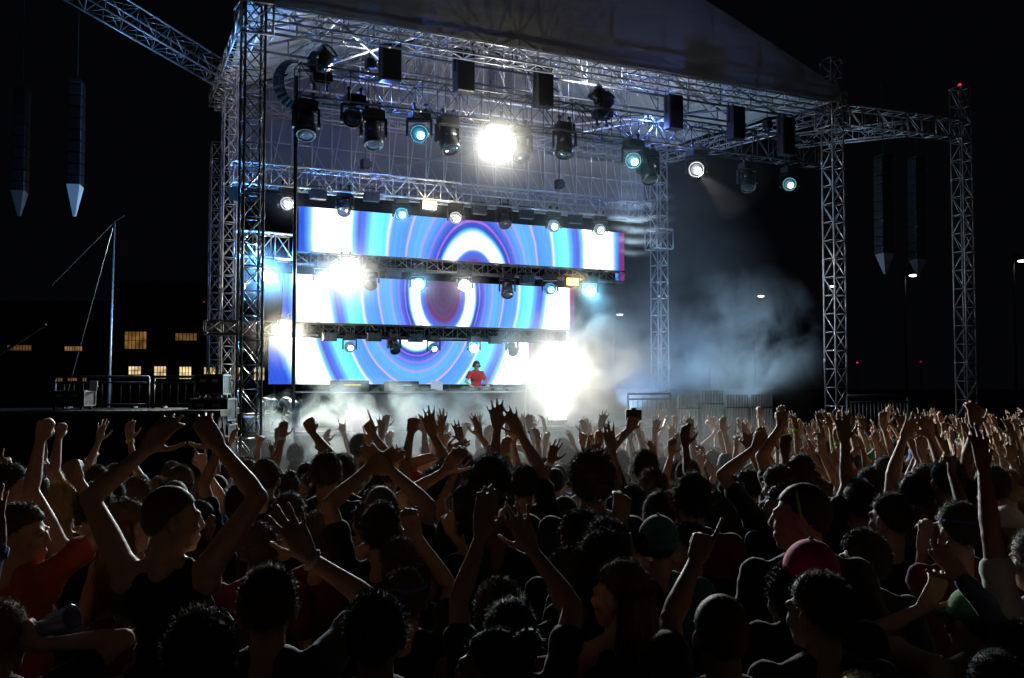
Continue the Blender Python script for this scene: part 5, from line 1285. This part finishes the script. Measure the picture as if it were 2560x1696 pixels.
# the 300 that show largest are people of their own, whoever is further away is one mass
cand.sort(key=lambda c: c[1])
NIND = 298 - len(FG) - 1
rest = cand[NIND:]; cand = cand[:NIND]
for i, (x, dd, H, px, py) in enumerate(cand):
    w = weights(px, dd)
    k = rc.choices(range(len(POSE)), w)[0]; kd, M, yaw = POSE[k]
    hs = rc.choices(['short', 'curly', 'long', 'spiky', 'buzz', 'bun'], [5, 1.5, 2.2, 1.5, 1, .8])[0]
    hc = rc.choices(['black', 'brown', 'lightbrown', 'blond'], [5, 4, 1.5, 1])[0]
    sh = rc.choices(['black', 'dark grey', 'navy', 'grey', 'white', 'red', 'teal', 'green', 'blue', 'maroon', 'yellow', 'orange'], [5, 3, 3, 1.2, 1, .8, .8, .5, 1, 1, .3, .3])[0]
    cap = None
    if rc.random() < .10: cap = (rc.choice(['black', 'red', 'lime', 'green', 'blue', 'white', 'navy']), rc.random() < .5); hs = 'buzz'
    o = assemble('x', 'pose%d' % k, M, Vector((x, dd, ground_z(dd))), H / 1.765, R(rc.gauss(8 if px < 1300 else 14, 22)), rc.choices([0, 1, 2, 3], [3, 4, 2, 1])[0], hs, hc, sh, rc.choice(['denim', 'black', 'khaki', 'navy']), cap, hseed=i)
    if PBAND[k] and rc.random() < .35:
        q = link('wristband', rc.choice(PBAND[k]), o); osl(q, CL[rc.choice(['white', 'yellow', 'blue', 'black', 'lime'])])
    hw = (cap[0] + ' capped') if cap else ('%s %s' % ({'black': 'dark', 'brown': 'brown', 'lightbrown': 'fair', 'blond': 'blond'}[hc], 'curly' if hs == 'curly' else 'longhaired' if hs == 'long' else 'bun' if hs == 'bun' else 'haired'))
    LABELS.append((o, '%s person in %s, %s' % (hw, sh, POSET[kd]), px, dd))
ZONE = ((520, 'by side platform'), (760, 'under left towers'), (1150, 'by low smoke'), (1480, 'by white glare'), (1780, 'below rear tower'), (2160, 'by bright tower'), (9999, 'below lone tower'))
seen = {}
for (o, t, px, dd) in LABELS:
    z = [n for lim, n in ZONE if px < lim][0]
    row = 'near' if dd < 5.5 else 'middle' if dd < 9 else 'far'
    seen.setdefault('%s, %s %s' % (t, row, z), []).append((px, o))
ORD = ('leftmost', 'second', 'third', 'fourth', 'fifth', 'sixth', 'seventh', 'eighth')
for t, l in seen.items():
    l.sort(key=lambda q: q[0])
    for k, (px, o) in enumerate(l):
        o['label'] = t if len(l) == 1 else '%s %s' % (t, '(%s from left)' % ORD[min(k, 7)] if k else '(leftmost)')
        o['group'] = 'crowd watching the stage'
for f in FG: f['o']['group'] = 'crowd watching the stage'

# everyone beyond the nearest 300: one object
def lowres():
    tmp = []
    for k in range(len(POSE)):
        for part, ratio in (('body', .10), ('shirt', .10)):
            o = bpy.data.objects.new('tmp', MESHES[part, 'pose%d' % k]); COL.objects.link(o)
            q = o.modifiers.new('d', 'DECIMATE'); q.ratio = ratio; tmp.append((part, k, o))
    dg = bpy.context.evaluated_depsgraph_get(); out = {}
    for part, k, o in tmp:
        me = o.evaluated_get(dg).to_mesh(); n = len(me.vertices); c = np.empty(n * 3); me.vertices.foreach_get('co', c)
        out[part, k] = (c.reshape(-1, 3), [tuple(p.vertices) for p in me.polygons]); o.evaluated_get(dg).to_mesh_clear()
    for part, k, o in tmp: bpy.data.objects.remove(o)
    return out
if rest:
    LOW = lowres(); b = MB(); mi = []
    mats_ = [SKIN[0], SKIN[1], SKIN[2], HAIRC['black'], HAIRC['brown'], CL['black'], CL['navy'], CL['grey'], CL['red'], CL['white']]
    for (x, dd, H, px, py) in rest:
        k = rc.choices(range(len(POSE)), weights(px, dd))[0]; sc = H / 1.765
        T = Matrix.Translation((x, dd, ground_z(dd))) @ Matrix.Rotation(R(rc.gauss(10, 22)), 4, 'Z') @ Matrix.Scale(sc, 4); Tn = np.array(T)
        for part, m_ in (('body', rc.choice([0, 1, 1, 2])), ('shirt', rc.choice([5, 5, 6, 7, 8, 9]))):
            v_, f_ = LOW[part, k]; b.add(v_ @ Tn[:3, :3].T + Tn[:3, 3], f_); mi += [m_] * len(f_)
        Mh = T @ POSE[k][1]; n0 = len(b.f)
        b.ell(Mh @ Vector((0, -.022, .034)), (.088 * sc, .100 * sc, .100 * sc), Mh.to_3x3().normalized(), 12, 8)
        for q in range(26):
            dv = Vector((rc.gauss(0, 1), rc.gauss(0, 1) - .4, rc.gauss(0, 1) + .5)).normalized() * .088
            b.ell(Mh @ (Vector((0, -.022, .034)) + dv), rc.uniform(.012, .024), None, 6, 4)
        mi += [rc.choice([3, 3, 4])] * (len(b.f) - n0)
    o = b.build('crowd', None, None, True)
    for m_ in mats_: o.data.materials.append(m_)
    o.data.polygons.foreach_set('material_index', mi)
    tag(o, 'farthest packed mass of tiny people with raised arms, below the right towers', 'crowd', None, 'stuff')
    print('stuff', len(rest))

# ---------------- things held
def held(f, side): 
    a = [q for q in f['A'] if q.side == side][0]
    W = Matrix.Translation(f['base']) @ Matrix.Rotation(f['rotz'], 4, 'Z') @ Matrix.Scale(f['scale'], 4)
    return W @ a.grip, W.to_3x3() @ a.h, W.to_3x3() @ a.palm
c, h, n = held(phoneman, 1)
rt = thing('phone', 'white phone held straight up by the wavy haired person', 'phone', c + h.normalized() * .045 + n.normalized() * .01, R(8))
b = MB(); b.box((0, 0, 0), (.068, .010, .13)); b.build('body', WHITEP, rt, bevel=.004)
b = MB(); b.box((0, -.0062, .004), (.060, .002, .112)); b.build('screen', mat('dark_screen', (.01, .01, .012), .1), rt)
rt.rotation_euler = (R(-50), R(8), R(12))
c, h, n = held(camman, -1)
rt = thing('camera', 'small black camera held above the crowd by the white smoke', 'camera', c + h.normalized() * .03)
b = MB(); b.box((0, 0, 0), (.12, .05, .08)); b.box((0, 0, .045), (.04, .045, .02)); b.build('body', PLAST, rt, bevel=.006)
b = MB(); b.lathe([(.03, 0), (.03, .05), (.026, .055)], Matrix.Translation((0, .025, 0)) @ Matrix.Rotation(R(-90), 4, 'X'), 14); b.build('lens', PLAST, rt)
c, h, n = held(cupman, 1)
gl = bpy.data.materials.new('clear_plastic'); gl.use_nodes = True
pb = gl.node_tree.nodes['Principled BSDF']; pb.inputs['Base Color'].default_value = (.45, .5, .9, 1); pb.inputs['Roughness'].default_value = .12; pb.inputs['Transmission Weight'].default_value = .6
rt = thing('plastic_cup', 'clear bluish plastic cup in the hand at the bottom left', 'cup', P(132 * K, 1440 * K, cupman['d'])); rt.rotation_euler = (R(15), R(72), 0)
b = MB(); b.lathe([(.028, -.055), (.030, -.055), (.040, .055), (.043, .058), (.040, .06), (.037, .055), (.027, -.05)], None, 20); b.build('wall', gl, rt, True)
# wristband of the raised flat hand
f = FG[7]; a = [q for q in f['A'] if q.side == 1][0]
b = MB(); e = (a.W - a.E).normalized(); x1 = e.orthogonal().normalized(); y1 = e.cross(x1); c0 = a.E.lerp(a.W, .95)
b.poly([c0 + (x1 * math.cos(2 * math.pi * i / 16) + y1 * math.sin(2 * math.pi * i / 16)) * .031 for i in range(17)], .008, 6)
b.build('wristband', CL['white'], f['o'])
print('crowd', len(FG), len(cand))
